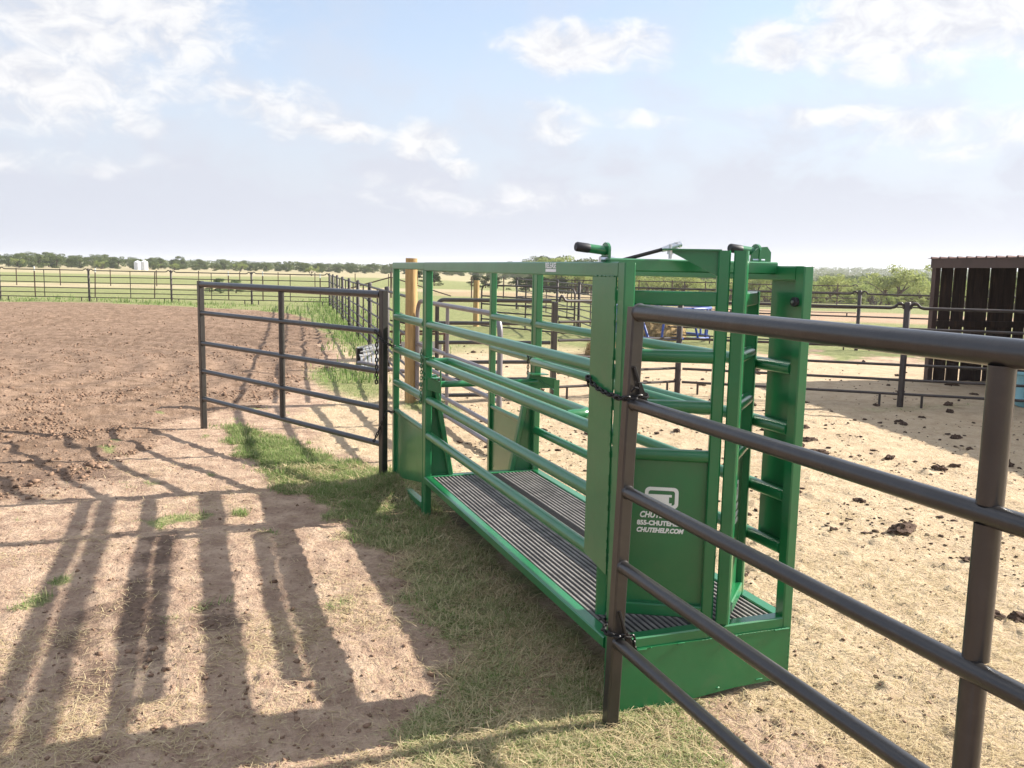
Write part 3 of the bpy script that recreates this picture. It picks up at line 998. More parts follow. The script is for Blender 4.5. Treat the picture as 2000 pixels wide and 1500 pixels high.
def brown_panel(a, b, name, label, lean=0.0, mid=.5, zoff=0.0, post=.05, PZ=PZ):
    """five-rail panel on square posts from a to b"""
    a, b = Vector(a), Vector(b)
    d = (b - a).normalized()
    root = empty(name, (a.x, a.y, 0), label, 'fence' if name == 'corral_fence' else 'gate')
    lv = Vector((lean, 0, 0))
    for p in (a, b):
        MB().bar(p - lv + Vector((0, 0, -.02)), p + Vector((0, 0, 1.532 + zoff)), post, post, up=(1, 0, 0) if name == 'corral_fence' else d, bev=.006).build('post', M_PIPE, root)
    for i, z in enumerate(PZ):
        z += zoff
        o = lv * (-(1 - z / 1.5))
        wl = MB().tube([a + d * (post / 2 - .004) + o + Vector((0, 0, z)), b - d * (post / 2 - .004) + o + Vector((0, 0, z))], .030 if i == 0 else .0235, 20)
        for p, s in ((a, 1), (b, -1)):
            c0 = p + d * s * (post / 2) + o + Vector((0, 0, z))
            wl.tube([c0 + d * s * (-.002), c0 + d * s * .006], .033 if i == 0 else .0265, 18, radii=[.034 if i == 0 else .0275, .030 if i == 0 else .0235])
        wl.build('rail', M_PIPE, root)
    c = a + (b - a) * mid
    for i in range(4):
        z1, z0 = PZ[i] + zoff, PZ[i + 1] + zoff
        r1 = .026 if i == 0 else .020
        MB().tube([c + Vector((0, 0, z1 - r1)), c + Vector((0, 0, z0 + .020))], .0265, 20).build('upright', M_PIPE, root)
    return root


panel = brown_panel((.012, -.075, 0), (.012, -3.05, 0), 'corral_fence', 'dark brown five-rail pipe panel running from the chute front past the camera', lean=.045, mid=.513, zoff=.055, PZ=[1.513, 1.185, .857, .575, .283])
la = MB()
la.bar((-.005, -.108, 1.375), (.012, -.112, 1.322), .012, .010, up=(1, 0, 0))
la.prism([(.010, -.108, 1.318), (.022, -.108, 1.318), (.052, -.108, 1.245), (.020, -.108, 1.245)], (0, -.010, 0))
la.tube([(-.012, -.106, 1.285), (-.004, -.118, 1.302), (.008, -.120, 1.298)], .004, 6)
la.build('latch', M_BLACKMETAL, panel, smooth=False)
lb = MB()
lb.bar((-.035, -.118, .470), (-.010, -.124, .385), .012, .012, up=(1, 0, 0))
lb.bar((-.010, -.124, .385), (.018, -.124, .325), .022, .010, up=(1, 0, 0))
lb.build('latch', M_BLACKMETAL, panel, smooth=False)
gate = brown_panel((-.062, 3.905, 0), (-1.360, 6.745, 0), 'pipe_gate', 'dark brown five-rail gate standing open at the chute entrance', lean=.0, mid=.49, zoff=.0, post=.055)


# ------------------------------------------------------------------ grey gate and the fences of the pens
def bow_gate(name, a, b, zs, m, label, r=.024, bow=.16, mid=.5, ur=None, ends=(True, True), group=None, cat='gate', sides=14, flat=.045):
    a, b = Vector(a), Vector(b)
    d = (b - a).normalized()
    ln = (b - a).length
    root = empty(name, a, label, cat, group)
    K = lambda u, z: a + d * u + Vector((0, 0, z))
    zt = zs[0]
    pts = []
    if ends[0]:
        pts += [K(0, zs[-1]), K(0, zt - bow)]
        for k in range(1, 6):
            t = math.pi / 2 * k / 6
            pts.append(K(bow - bow * math.cos(t), zt - bow + bow * math.sin(t)))
        pts.append(K(bow, zt))
    else:
        pts.append(K(0, zt))
    if ends[1]:
        pts.append(K(ln - bow, zt))
        for k in range(1, 6):
            t = math.pi / 2 * k / 6
            pts.append(K(ln - bow + bow * math.sin(t), zt - bow + bow * math.cos(t)))
        pts += [K(ln, zt - bow), K(ln, zs[-1])]
    else:
        pts.append(K(ln, zt))
    MB().tube(pts, r, sides).build('frame', m, root)
    for z in zs[1:]:
        MB().tube([K(0, z), K(ln, z)], r * .92, sides).build('rail', m, root)
    for t in ([mid] if not isinstance(mid, (list, tuple)) else mid):
        MB().bar(K(ln * t, zs[-1] - r), K(ln * t, zt), flat, flat * .6, up=d).build('upright', m, root)
    return root


bow_gate('tubular_gate', (1.225, 7.93, .0), (1.165, 4.63, .0), [1.300, 1.015, .758, .504, .262, .070], M_GREYGATE,
         'pale grey six-bar gate with rounded corners hung on the tall wooden post', r=.026, bow=.20, mid=.44, flat=.05)

PANEL_Z = [1.31, 1.035, .79, .56, .36, .17]


def rail_panel(length, label, group, m=M_FENCE, r=.020):
    """six-rail panel built along +X from the origin, arch hooks at both ends, stub legs"""
    root = empty('pipe_fence', (0, 0, 0), label, 'fence', group)
    for i, z in enumerate(PANEL_Z):
        if i == 0:
            e = .045
            pts = [(e, 0, z - .01), (e + .01, 0, z + .035), (e + .045, 0, z + .062), (e + .09, 0, z + .055), (e + .13, 0, z + .015), (e + .19, 0, z)]
            q = [(length - x_, 0, z_) for x_, _, z_ in reversed(pts)]
            MB().tube(pts + q, r * 1.05, 8).build('top_rail', m, root, world=False)
        else:
            MB().tube([(.04, 0, z), (length - .04, 0, z)], r * .9, 8).build('rail', m, root, world=False)
    MB().tube([(length * .5, 0, PANEL_Z[-1]), (length * .5, 0, PANEL_Z[0])], r * .85, 8).build('upright', m, root, world=False)
    for x_ in (.30, length - .30):
        MB().bar((x_, 0, -.03), (x_, 0, PANEL_Z[-1]), .034, .034, up=(1, 0, 0)).build('leg', m, root, world=False)
    return root


def fence_post(label, group, h=1.39, r=.042):
    o = MB().tube([(0, 0, -.05), (0, 0, h - .01), (0, 0, h)], r, 12, radii=[r, r, r * .8]).build('fence_post', M_FENCE)
    clip = MB()
    for z in (1.03, .20):
        clip.tube([(-.055, 0, z), (.055, 0, z)], .016, 6)
    clip.build('clamp', M_FENCE, o, world=False)
    return tag(o, label, 'fence post', group)


def run(points, labels, plabels, group, pgroup, proto=None, pproto=None, skip_posts=()):
    for i in range(len(points) - 1):
        a, b = Vector(points[i]), Vector(points[i + 1])
        if labels[i] is None:
            continue
        base = 3.39
        c = copy_tree(PROTO)
        c.location = (a.x, a.y, gz(a.x, a.y))
        c.rotation_euler = (0, 0, math.atan2(b.y - a.y, b.x - a.x))
        c.scale = ((b - a).length / base, 1, 1)
        tag(c, labels[i], 'fence', group)
    for i, p in enumerate(points):
        if plabels[i] is None:
            continue
        c = copy_tree(PPROTO)
        c.location = (p[0], p[1], gz(p[0], p[1]))
        tag(c, plabels[i], 'fence post', pgroup)


PROTO = rail_panel(3.39, 'x', 'x')
PPROTO = fence_post('x', 'x')
ORD = ['first', 'second', 'third', 'fourth', 'fifth', 'sixth', 'seventh', 'eighth', 'ninth']
# side of the arena, from the wooden post to the far corner
pts = [(1.25 + 3.0 * k / 8, 8.2 + 27.0 * k / 8, 0) for k in range(9)]
run(pts, ['dark pipe fence panel right beside the tall wooden post, nearest of the arena side'] +
    ['dark pipe panel on the arena side fence, %s from the tall wooden post' % ORD[k] for k in range(1, 8)],
    [None] + ['dark pipe fence post on the arena side, %s from the tall wooden post' % ORD[k - 1] for k in range(1, 8)] + ['dark pipe post at the far corner of the arena fence'],
    'pipe panels along the side of the arena', 'posts along the side of the arena')
far = [(4.25, 35.2, 0), (1.17, 36.85, 0), (-2.08, 38.1, 0), (-5.36, 38.7, 0), (-8.90, 39.9, 0), (-12.4, 41.0, 0)]
run(far, ['dark pipe panel at the far end of the arena, next to the corner', 'dark pipe panel at the far end of the arena, second from the corner',
          'dark pipe panel at the far end of the arena, third from the corner', 'dark pipe panel at the far end of the arena, fourth from the corner',
          'dark pipe panel at the far end of the arena, farthest left'],
    [None, 'dark post in the far arena fence, first left of the corner', 'dark post in the far arena fence, second left of the corner',
     'dark post in the far arena fence, third left of the corner', 'dark post in the far arena fence at the left picture edge', None],
    'pipe panels along the far end of the arena', 'posts along the far end of the arena')
# pen row behind the chute
bow_gate('pen_gate', (1.50, 8.0, .0), (2.98, 7.78, .0), [1.310, 1.015, .765, .510, .285, .080], M_PIPE,
         'dark grey pen gate with rounded corner behind the chute, between wooden and square post', r=.027, bow=.09, mid=[], ends=(True, False), cat='gate')
t = MB().bar((3.03, 7.77, -.03), (3.03, 7.77, 1.30), .068, .068, up=(1, 0, 0)).build('square_post', M_PIPE)
tag(t, 'dark square steel post at the end of the pen gate behind the chute', 'fence post', 'posts of the pen row behind the chute')
run([(3.07, 7.77, 0), (5.06, 8.0, 0)], ['short dark pipe panel seen through the chute between square post and feeder'], [None, 'dark pen post in front of the blue feeder'],
    'pipe panels of the pen row behind the chute', 'posts of the pen row behind the chute')
run([(5.08, 7.98, 0), (7.40, 6.21, 0), (9.75, 4.42, 0)], ['dark pipe panel right of the chute front, across the manure strewn pen', 'dark pipe panel in front of the brown shed'],
    [None, 'dark pen post with two arch hooks, left of the brown shed', None],
    'pipe panels of the pen row behind the chute', 'posts of the pen row behind the chute')
# second row farther back
run([(8.6, 17.6, 0), (10.8, 15.6, 0), (13.1, 13.5, 0), (15.5, 11.4, 0), (17.9, 9.3, 0)],
    ['dark pipe panel beyond the blue feeder, left one', 'dark pipe panel beyond the blue feeder, right one', 'dark pipe panel beyond the pen row, left of the shed', 'dark pipe panel beyond the pen row, behind the shed'],
    ['dark post beyond the chute rails, left of the feeder', 'dark post behind the blue feeder', 'dark post with small hooks far behind the pen row', None, None],
    'pipe panels of the back row', 'posts of the back row')
run([(8.6, 17.6, 0), (9.7, 21.6, 0), (10.6, 25.4, 0), (11.4, 29.3, 0), (12.1, 33.4, 0)],
    ['dark pipe panel of the back alley, nearest one seen through the chute', 'dark pipe panel of the back alley, second one seen through the chute', 'dark pipe panel of the back alley, third one seen through the chute', 'dark pipe panel of the back alley, farthest one seen through the chute'],
    [None, 'dark post of the back alley, second seen through the chute', 'dark post of the back alley, third seen through the chute', 'dark post of the back alley, fourth seen through the chute', 'dark post of the back alley, farthest seen through the chute'],
    'pipe panels of the back alley', 'posts of the back alley')
run([(12.1, 33.4, 0), (16.5, 31.5, 0), (21.0, 29.5, 0), (25.5, 27.5, 0)], ['dark pipe panel closing the far pasture, left one', 'dark pipe panel closing the far pasture, middle one', 'dark pipe panel closing the far pasture, right one'],
    [None, 'dark post closing the far pasture, left one', 'dark post closing the far pasture, right one', None], 'pipe panels closing the pasture', 'posts closing the pasture')
bow_gate('pasture_gate', (6.62, 21.7, 0), (8.05, 18.25, 0), [1.25, .93, .70, .48, .26, .06], M_FENCE,
         'dark bow gate swung out from the short wooden post in the pasture', r=.024, bow=.18, mid=[.5], flat=.04)
for ob in [PROTO, PPROTO]:
    for ch in list(ob.children):
        bpy.data.objects.remove(ch)
    bpy.data.objects.remove(ob)

# wooden posts
def wood_post(x, y, h, r, label):
    mb = MB()
    pts = [(x + random.uniform(-.004, .004), y, z) for z in np.linspace(-.1, h, 9)]
    mb.tube(pts, r, 20, radii=[r * (1 + .03 * math.sin(3.1 * i)) for i in range(9)])
    o = mb.build('wooden_post', M_WOOD, None, angle=50)
    return tag(o, label, 'wooden post', 'round treated wooden posts')


wood_post(1.165, 8.02, 1.825, .075, 'tall yellow wooden post standing behind the chute entrance')
wood_post(6.55, 22.0, 1.37, .085, 'short yellow wooden post in the pasture beside the dark bow gate')

# t-posts with white tips in the far field
for i, (x, y, h, white) in enumerate([(-8.07, 43.4, 1.42, 1), (-5.55, 43.9, 1.38, 1), (-2.86, 42.5, 1.28, 0), (.42, 41.4, 1.35, 1), (1.89, 40.0, 1.38, 1), (4.45, 39.4, 1.33, 1)]):
    root = empty('steel_post', (x, y, 0), ['thin steel post with white tip beyond the far fence, leftmost one', 'thin leaning steel post with white tip, second from left', 'rusty thin steel post without white tip beyond the far fence',
                 'thin steel post with white tip just above the open gate', 'thin steel post with white tip left of the arena corner', 'thin steel post with white tip next to the arena corner'][i], 'steel post', 'thin steel posts beyond the far fence')
    lean = .04 if i in (1, 2) else 0
    MB().bar((x - lean, y, -.05), (x, y, h - .2), .05, .045, up=(1, 0, 0)).build('shaft', M_TPOST, root)
    MB().bar((x, y, h - .2), (x + lean * .3, y, h), .052, .047, up=(1, 0, 0)).build('tip', M_WHITE if white else M_TPOST, root)
for i in range(14):
    x = -21 + i * 2.9 + random.uniform(-.2, .2)
    y = 64 + .25 * i
    o = MB().bar((x, y, -.1), (x, y, 1.15), .06, .05, up=(1, 0, 0)).build('field_post', M_TPOST)
    tag(o, 'thin post of the wire fence along the tan strip in the far field', 'fence post', 'posts of the far wire fence')
for i in range(12):
    x = 14.2 + i * 2.0 + random.uniform(-.15, .15)
    y = 47 - i * .5
    o = MB().bar((x, y, -.2), (x, y, 1.25), .06, .05, up=(1, 0, 0)).build('field_post', M_TPOST)
    tag(o, 'thin post of the wire fence in the pasture behind the chute', 'fence post', 'posts of the pasture wire fence')
# braced corner of the wire fence
root = empty('brace_fence', (9.3, 46, 0), 'wire fence corner with two sloping brace pipes in the pasture', 'wire fence')
MB().tube([(9.3, 46, -.05), (9.3, 46, 1.45)], .05, 8).build('post', M_TPOST, root)
MB().tube([(9.3, 46, 1.15), (5.9, 46.6, .15)], .035, 8).build('brace', M_TPOST, root)
MB().tube([(9.3, 46, 1.15), (12.6, 45.4, .15)], .035, 8).build('brace', M_TPOST, root)

# ------------------------------------------------------------------ brown shed
SA = Vector((10.26, 8.58, 0))
SD = Vector((-.22, -.975, 0)).normalized()     # along the open front
SI = Vector((.975, -.22, 0)).normalized()      # into the shed
SLEN, SDEP, SH, SHB = 7.0, 3.3, 2.02, 1.80
shed = empty('open_shed', SA, 'dark brown open-front board shed with ribbed metal roof at the right', 'shed')


def SP(u, v, z):
    return SA + SD * u + SI * v + Vector((0, 0, z))


rs = random.Random(5)
for nm, uv0, uv1, ln in (('end', (0, 0), (0, 1), SDEP), ('back', (0, 1), (1, 1), SLEN)):
    bd = MB()
    q = .09
    gi_ = 0
    while q < ln - .05:
        wd = rs.uniform(.17, .24)
        gap = [.014, .030, .002, .020, .002, .026, .018, .002, .002, .016][gi_ % 10]
        gi_ += 1
        lean = rs.uniform(-.005, .005)
        if q + wd > ln - .04:
            wd = ln - .04 - q
        zb = -.12
        if nm == 'end':
            ht = SH - .01 - (SH - SHB) * (q / SDEP)
            c0, c1 = SP(0.02, q + wd / 2, zb), SP(0.02, q + wd / 2 + lean, ht)
            bd.bar(c0, c1, wd, .022, up=SI)
        else:
            c0, c1 = SP(q + wd / 2, SDEP, zb), SP(q + wd / 2 + lean, SDEP, SHB - .01)
            bd.bar(c0, c1, wd, .022, up=SD)
        q += wd + gap
    bd.build('wall', M_BARN, shed, smooth=False)
# far end wall
bd = MB()
q = .09
while q < SDEP - .05:
    wd = min(.2, SDEP - .04 - q)
    bd.bar(SP(SLEN, q + wd / 2, .05), SP(SLEN, q + wd / 2, SH - .12 - (SH - SHB) * (q / SDEP)), wd, .022, up=SI)
    q += wd + .008
bd.build('wall', M_BARN, shed, smooth=False)
for u in (0.02, 3.4, SLEN - .02):
    MB().bar(SP(u, .0, -.05), SP(u, 0, SH - .1), .115, .09, up=SD).build('post', M_BARNTRIM, shed)
    MB().bar(SP(u, SDEP - .08, -.05), SP(u, SDEP - .08, SHB - .1), .1, .1, up=SD).build('post', M_BARNTRIM, shed)
MB().bar(SP(-.02, -.065, SH - .07), SP(SLEN, -.065, SH - .07), .15, .035).build('fascia', M_BARNTRIM, shed)
gi = MB()
gi.bar(SP(.05, .07, .95), SP(.05, SDEP - .1, .95), .10, .04)
gi.bar(SP(.05, SDEP - .05, .95), SP(SLEN, SDEP - .05, .95), .10, .04)
gi.bar(SP(.05, SDEP - .05, .30), SP(SLEN, SDEP - .05, .30), .10, .04)
gi.build('girt', M_BARN, shed)
rf = MB()
prof = []
u = -.10
while u < SLEN + .1:
    for du, dz in ((0, 0), (.07, 0), (.085, .028), (.105, .028), (.12, 0)):
        prof.append((u + du, dz))
    u += .23
top, bot = [], []
n = len(prof)
vs = []
for (uu, dz) in prof:
    vs.append(SP(uu, -.09, SH + .012 + dz))
for (uu, dz) in prof:
    vs.append(SP(uu, SDEP + .15, SHB + .0 + dz))
for (uu, dz) in prof:
    vs.append(SP(uu, -.09, SH + .008 + dz))
for (uu, dz) in prof:
    vs.append(SP(uu, SDEP + .15, SHB - .004 + dz))
fs = []
for i in range(n - 1):
    fs += [(i, i + 1, n + i + 1, n + i), (2 * n + i + 1, 2 * n + i, 3 * n + i, 3 * n + i + 1), (i + 1, i, 2 * n + i, 2 * n + i + 1), (n + i, n + i + 1, 3 * n + i + 1, 3 * n + i)]
rf.add(vs, fs)
rf.build('roof', M_ROOF, shed, smooth=False)
MB().bar(SP(-.12, -.06, SH + .02), SP(-.02, -.06, SH + .016), .004, .08).build('roof_trim', M_GALV, shed)

# teal tub
def lathe(mb, c, prof, n=28, sx=1.0, sy=1.0):
    vs, fs = [], []
    for (r, z) in prof:
        for j in range(n):
            a = 2 * math.pi * j / n
            vs.append((c[0] + r * sx * math.cos(a), c[1] + r * sy * math.sin(a), c[2] + z))
    k = len(prof)
    for i in range(k - 1):
        for j in range(n):
            fs.append((i * n + j, i * n + (j + 1) % n, (i + 1) * n + (j + 1) % n, (i + 1) * n + j))
    mb.add(vs, fs)
    return mb


tub = empty('water_tub', (9.30, 5.64, 0), 'pale teal plastic water tub in the shade before the shed', 'water tub')
lathe(MB(), (9.30, 5.64, 0), [(.01, .0), (.30, .0), (.33, .02), (.35, .10), (.375, .12), (.36, .15), (.37, .44), (.385, .45), (.385, .47), (.375, .49), (.355, .49), (.34, .10), (.01, .09)], 32).build('basin', M_TEAL, tub)
rb_ = MB()
for j in range(10):
    a = 2 * math.pi * j / 10
    rb_.bar((9.30 + .365 * math.cos(a), 5.64 + .365 * math.sin(a), .16), (9.30 + .378 * math.cos(a), 5.64 + .378 * math.sin(a), .44), .03, .016, up=(-math.sin(a), math.cos(a), 0))
rb_.build('rib', M_TEAL, tub)

# ------------------------------------------------------------------ hay feeder, bale, trough, grate
FX, FY, FR = 10.0, 17.2, 1.28
fd = empty('hay_feeder', (FX, FY, 0), 'blue round bale feeder ring with slanted bars on the pen', 'hay feeder')


def ring_pts(r, z, n=40):
    return [(FX + r * math.cos(2 * math.pi * k / n), FY + r * math.sin(2 * math.pi * k / n), z) for k in range(n + 1)]


for nm, z, r in (('top_ring', .84, FR), ('bottom_ring', .10, FR), ('bottom_ring', .42, FR)):
    if z == .42:
        continue
    MB().tube(ring_pts(r, z), .032, 8, caps=False).build(nm, M_BLUE, fd)
for k in range(12):
    a = 2 * math.pi * k / 12 + .1
    b = a + (.22 if k % 2 else -.05)
    MB().tube([(FX + FR * math.cos(a), FY + FR * math.sin(a), .84), (FX + FR * math.cos(b), FY + FR * math.sin(b), .10)], .03, 8).build('bar', M_BLUE, fd)


def hay_pile(name, c, sx, sy, sz, label, cat, seed, n=2600, rot=0):
    r = np.random.default_rng(seed)
    vs, fs = [], []
    nu, nv = 40, 16
    for i in range(nv + 1):
        for j in range(nu):
            a = 2 * math.pi * j / nu
            e = math.pi / 2 * i / nv
            k = 1 + .16 * float(pnoise(np.array([3 * math.cos(a) + seed]), np.array([3 * math.sin(a) + 2.2 * e]))[0]) + r.normal() * .02
            x_, y_ = math.cos(e) ** .6 * math.cos(a) * sx * k, math.cos(e) ** .6 * math.sin(a) * sy * k
            vs.append((c[0] + x_, c[1] + y_, c[2] + math.sin(e) ** .8 * sz * k - .02))
    for i in range(nv):
        for j in range(nu):
            fs.append((i * nu + j, i * nu + (j + 1) % nu, (i + 1) * nu + (j + 1) % nu, (i + 1) * nu + j))
    mb = MB().add(vs, fs)
    base = list(vs)
    for q in range(n):
        p = Vector(base[r.integers(0, len(base))])
        d = Vector(r.normal(size=3)).normalized()
        L = r.uniform(.05, .16)
        s = Vector(r.normal(size=3)).normalized() * .006
        o_ = p + Vector(r.normal(size=3)) * .03
        k = len(mb.v)
        mb.v += [tuple(o_ - s), tuple(o_ + s), tuple(o_ + d * L)]
        mb.f.append((k, k + 1, k + 2))
    o = mb.build(name, M_HAY, None, smooth=False)
    return tag(o, label, cat)


hay_pile('hay_bale', (FX - .25, FY + .05, .0), .92, .85, .80, 'torn brown round hay bale inside the blue feeder', 'hay bale', 3)
hay_pile('hay_pile', (6.58, 13.3, .0), .46, .40, .34, 'small heap of dark spilled hay on the pen, left of the feeder', 'hay', 9, 1200)

# feed trough behind the wooden post
tr = empty('feed_trough', (2.75, 13.2, 0), 'black feed trough on red-brown legs behind the tall wooden post', 'feed trough')
tm = MB()
tm.prism([(2.10, 12.9, .72), (3.05, 12.9, .52), (3.05, 13.5, .50), (2.10, 13.5, .70)], (0, 0, .03))
tm.build('tray', M_RUBBER, tr)
tm = MB()
tm.bar((2.10, 12.88, .50), (3.05, 12.88, .50), .04, .04)
tm.bar((2.10, 13.52, .50), (3.05, 13.52, .50), .04, .04)
tm.build('frame', M_TPOST, tr)
for x_ in (2.15, 2.6, 3.0):
    MB().bar((x_, 12.9, 0), (x_, 12.9, .50), .045, .045).build('leg', M_TPOST, tr)
MB().prism([(2.20, 13.1, .08), (3.0, 13.1, .08), (3.0, 13.1, .34), (2.20, 13.1, .34)], (0, .02, 0)).build('back_sheet', M_GALV, tr)
# pale grate tipped on its side by the fence, with a bent pipe
gt_ = empty('steel_grate', (1.45, 11.9, 0), 'pale steel folding grate lying tipped on the grass by the fence', 'steel grate')
mb = MB()
G0 = Vector((1.30, 11.9, .03))
ux, uz = Vector((.34, .05, .05)), Vector((-.04, .08, .22))
for k in range(6):
    p0 = G0 + ux * (k / 5)
    mb.bar(p0 + uz * .75, p0 + uz * 1.45 + Vector((0, .06, 0)), .055, .012, up=ux)
for tz in (.75, 1.1, 1.45):
    mb.bar(G0 + uz * tz + Vector((0, -.01, 0)), G0 + ux + uz * tz + Vector((0, -.01, 0)), .02, .012)
mb.build('upper_leaf', M_GALV, gt_, smooth=False)
mb = MB()
for k in range(6):
    p0 = G0 + ux * (k / 5)
    mb.bar(p0 + uz * .72, p0 + Vector((-.03 - .01 * k, -.14, -.10)), .045, .012, up=ux)
mb.build('lower_leaf', M_GALV, gt_, smooth=False)
MB().box((1.20, 11.98, .02), (1.30, 12.08, .33)).build('hinge_block', M_BLACKMETAL, gt_)
pp = MB().tube([(1.10, 11.35, .15), (1.14, 11.3, .16), (1.30, 11.2, .13), (1.62, 11.1, .06), (1.85, 11.0, .03)], .033, 10).build('bent_pipe', M_GREYGATE)
tag(pp, 'grey bent pipe end resting in the grass before the grate', 'pipe')

# white tanks far left
for i, (x, y, r, h, lab) in enumerate([(-9.6, 201, .74, 1.70, 'white round storage tank before the far trees, right and taller of two'), (-11.0, 203, .72, 1.62, 'white round storage tank before the far trees, left and partly hidden')]):
    tk = empty('storage_tank', (x, y, gz(x, y)), lab, 'tank', 'white tanks before the far trees')
    z0 = gz(x, y)
    lathe(MB(), (x, y, z0), [(r, -.2), (r, h * .33), (r * 1.01, h * .335), (r, h * .34), (r, h * .66), (r * 1.01, h * .665), (r, h * .67), (r, h)], 24).build('shell', M_TANK, tk)
    lathe(MB(), (x, y, z0), [(r * 1.02, h), (r * .5, h + .25), (.05, h + .35)], 24).build('roof', M_TANK, tk)

# ------------------------------------------------------------------ trees
def tree_proto(kind, seed):
    """trunk and crown meshes of a tree about 1 unit tall"""
    r = np.random.default_rng(seed)
    tm = MB()
    tips = []
    if kind == 'oak':
        nst, spread, base = 1, .30, .20
    elif kind == 'mesquite':
        nst, spread, base = int(r.integers(2, 4)), .42, .10
    else:
        nst, spread, base = 1, .2, .06
    for s in range(nst):
        a = r.uniform(0, 6.28)
        lean = (0.02 if nst == 1 else r.uniform(.10, .22))
        p0 = Vector((r.normal() * .02, r.normal() * .02, -.04))
        p1 = Vector((math.cos(a) * lean * .6, math.sin(a) * lean * .6, base + .10))
        p2 = Vector((math.cos(a) * lean * 1.3, math.sin(a) * lean * 1.3, base + .30))
        tm.tube([p0, p1, p2], .02, 6, radii=[.034, .024, .014])
        for k in range(6):
            b = a + r.uniform(-1.6, 1.6) if nst > 1 else r.uniform(0, 6.28)
            q0 = p1.lerp(p2, r.uniform(.1, 1))
            q2 = Vector((math.cos(b) * spread * r.uniform(.5, 1), math.sin(b) * spread * r.uniform(.5, 1), r.uniform(.45, .82)))
            q1 = q0.lerp(q2, .5) + Vector((r.normal() * .03, r.normal() * .03, .03))
            tm.tube([q0, q1, q2], .01, 5, radii=[.014, .009, .004])
            tips.append(q2)
    cl = []
    nclump = {'oak': 34, 'mesquite': 26, 'cedar': 26}[kind]
    for k in range(nclump):
        if kind == 'oak':
            a, rad, z = r.uniform(0, 6.28), .40 * math.sqrt(r.uniform(0, 1)), r.uniform(.06, .90)
            lim = math.sin(math.pi * min(max((z - .02) / 1.0, .05), .98)) ** .6
            c = Vector((math.cos(a) * rad * lim * 1.25, math.sin(a) * rad * lim * 1.25, z))
            R = r.uniform(.10, .17)
        elif kind == 'mesquite':
            t_ = tips[int(r.integers(0, len(tips)))]
            c = t_ + Vector((r.normal() * .10, r.normal() * .10, r.normal() * .09))
            R = r.uniform(.08, .15)
        else:
            z = r.uniform(.08, .92)
            rad = (1 - z) * .34 + .10
            a = r.uniform(0, 6.28)
            c = Vector((math.cos(a) * rad * r.uniform(.3, 1), math.sin(a) * rad * r.uniform(.3, 1), z))
            R = r.uniform(.09, .14)
        cl.append((c, R))
    nl = {'oak': 170, 'mesquite': 120, 'cedar': 130}[kind]
    ls = {'oak': .016, 'mesquite': .0135, 'cedar': .016}[kind]
    C_ = np.repeat(np.array([list(c) for c, _ in cl]), nl, 0)
    R_ = np.repeat(np.array([q for _, q in cl]), nl)
    n = len(C_)
    d = r.normal(size=(n, 3))
    d /= np.linalg.norm(d, axis=1)[:, None]
    pos = C_ + d * (R_ * r.uniform(.35, 1, n) ** .5)[:, None] * np.array([1.1, 1.1, .75])
    u = r.normal(size=(n, 3))
    u /= np.linalg.norm(u, axis=1)[:, None]
    v = np.cross(u, d + r.normal(size=(n, 3)) * .7)
    v /= np.linalg.norm(v, axis=1)[:, None] + 1e-9
    s = (ls * r.uniform(.6, 1.4, n))[:, None]
    V = np.stack([pos - u * s - v * s * .6, pos + u * s - v * s * .6, pos + u * s * .7 + v * s * .7, pos - u * s * .7 + v * s * .7], 1).reshape(-1, 3)
    V[:, 2] = np.maximum(V[:, 2], .01)
    F = np.arange(4 * n).reshape(n, 4)
    return tm, V, F


TREES = {}
LEAF = {'oak': M_OAK, 'mesquite': M_MESQ, 'cedar': M_CEDAR, 'shrub': M_SHRUB}
for kind, cnt in (('oak', 4), ('mesquite', 5), ('cedar', 3)):
    TREES[kind] = []
    for q in range(cnt):
        tm, V_, F_ = tree_proto(kind, 40 + q * 7 + len(kind))
        tro = tm.build('trunk', M_BARK)
        cro = np_mesh('crown', V_, F_, LEAF[kind])
        TREES[kind].append((tro, cro))


def put_tree(kind, azd, dist, h, label, group, wide=1.0, name=None, leafmat=None):
    a = math.radians(azd)
    x, y = CAM.x + dist * math.sin(a), CAM.y + dist * math.cos(a)
    tp = TREES[kind][random.randrange(len(TREES[kind]))]
    root = empty(name or {'oak': 'oak_tree', 'mesquite': 'mesquite_tree', 'cedar': 'cedar_bush'}[kind], (x, y, gz(x, y) - .02 * h), label, 'tree' if kind != 'cedar' else 'bush', group)
    root.rotation_euler = (0, 0, random.uniform(0, 6.28))
    root.scale = (h * wide, h * wide, h)
    for o in tp:
        c = o.copy()
        COL.objects.link(c)
        c.parent = root
        if leafmat and c.name.startswith('crown'):
            c.material_slots[0].link = 'OBJECT'
            c.material_slots[0].material = leafmat
    return root


def px2az(px):
    return math.degrees(YAW + math.atan((px - 1000) / 1720))


rt = random.Random(21)
LW, LG = 'rounded dark green oak in the wood along the far field', 'oaks of the far wood'
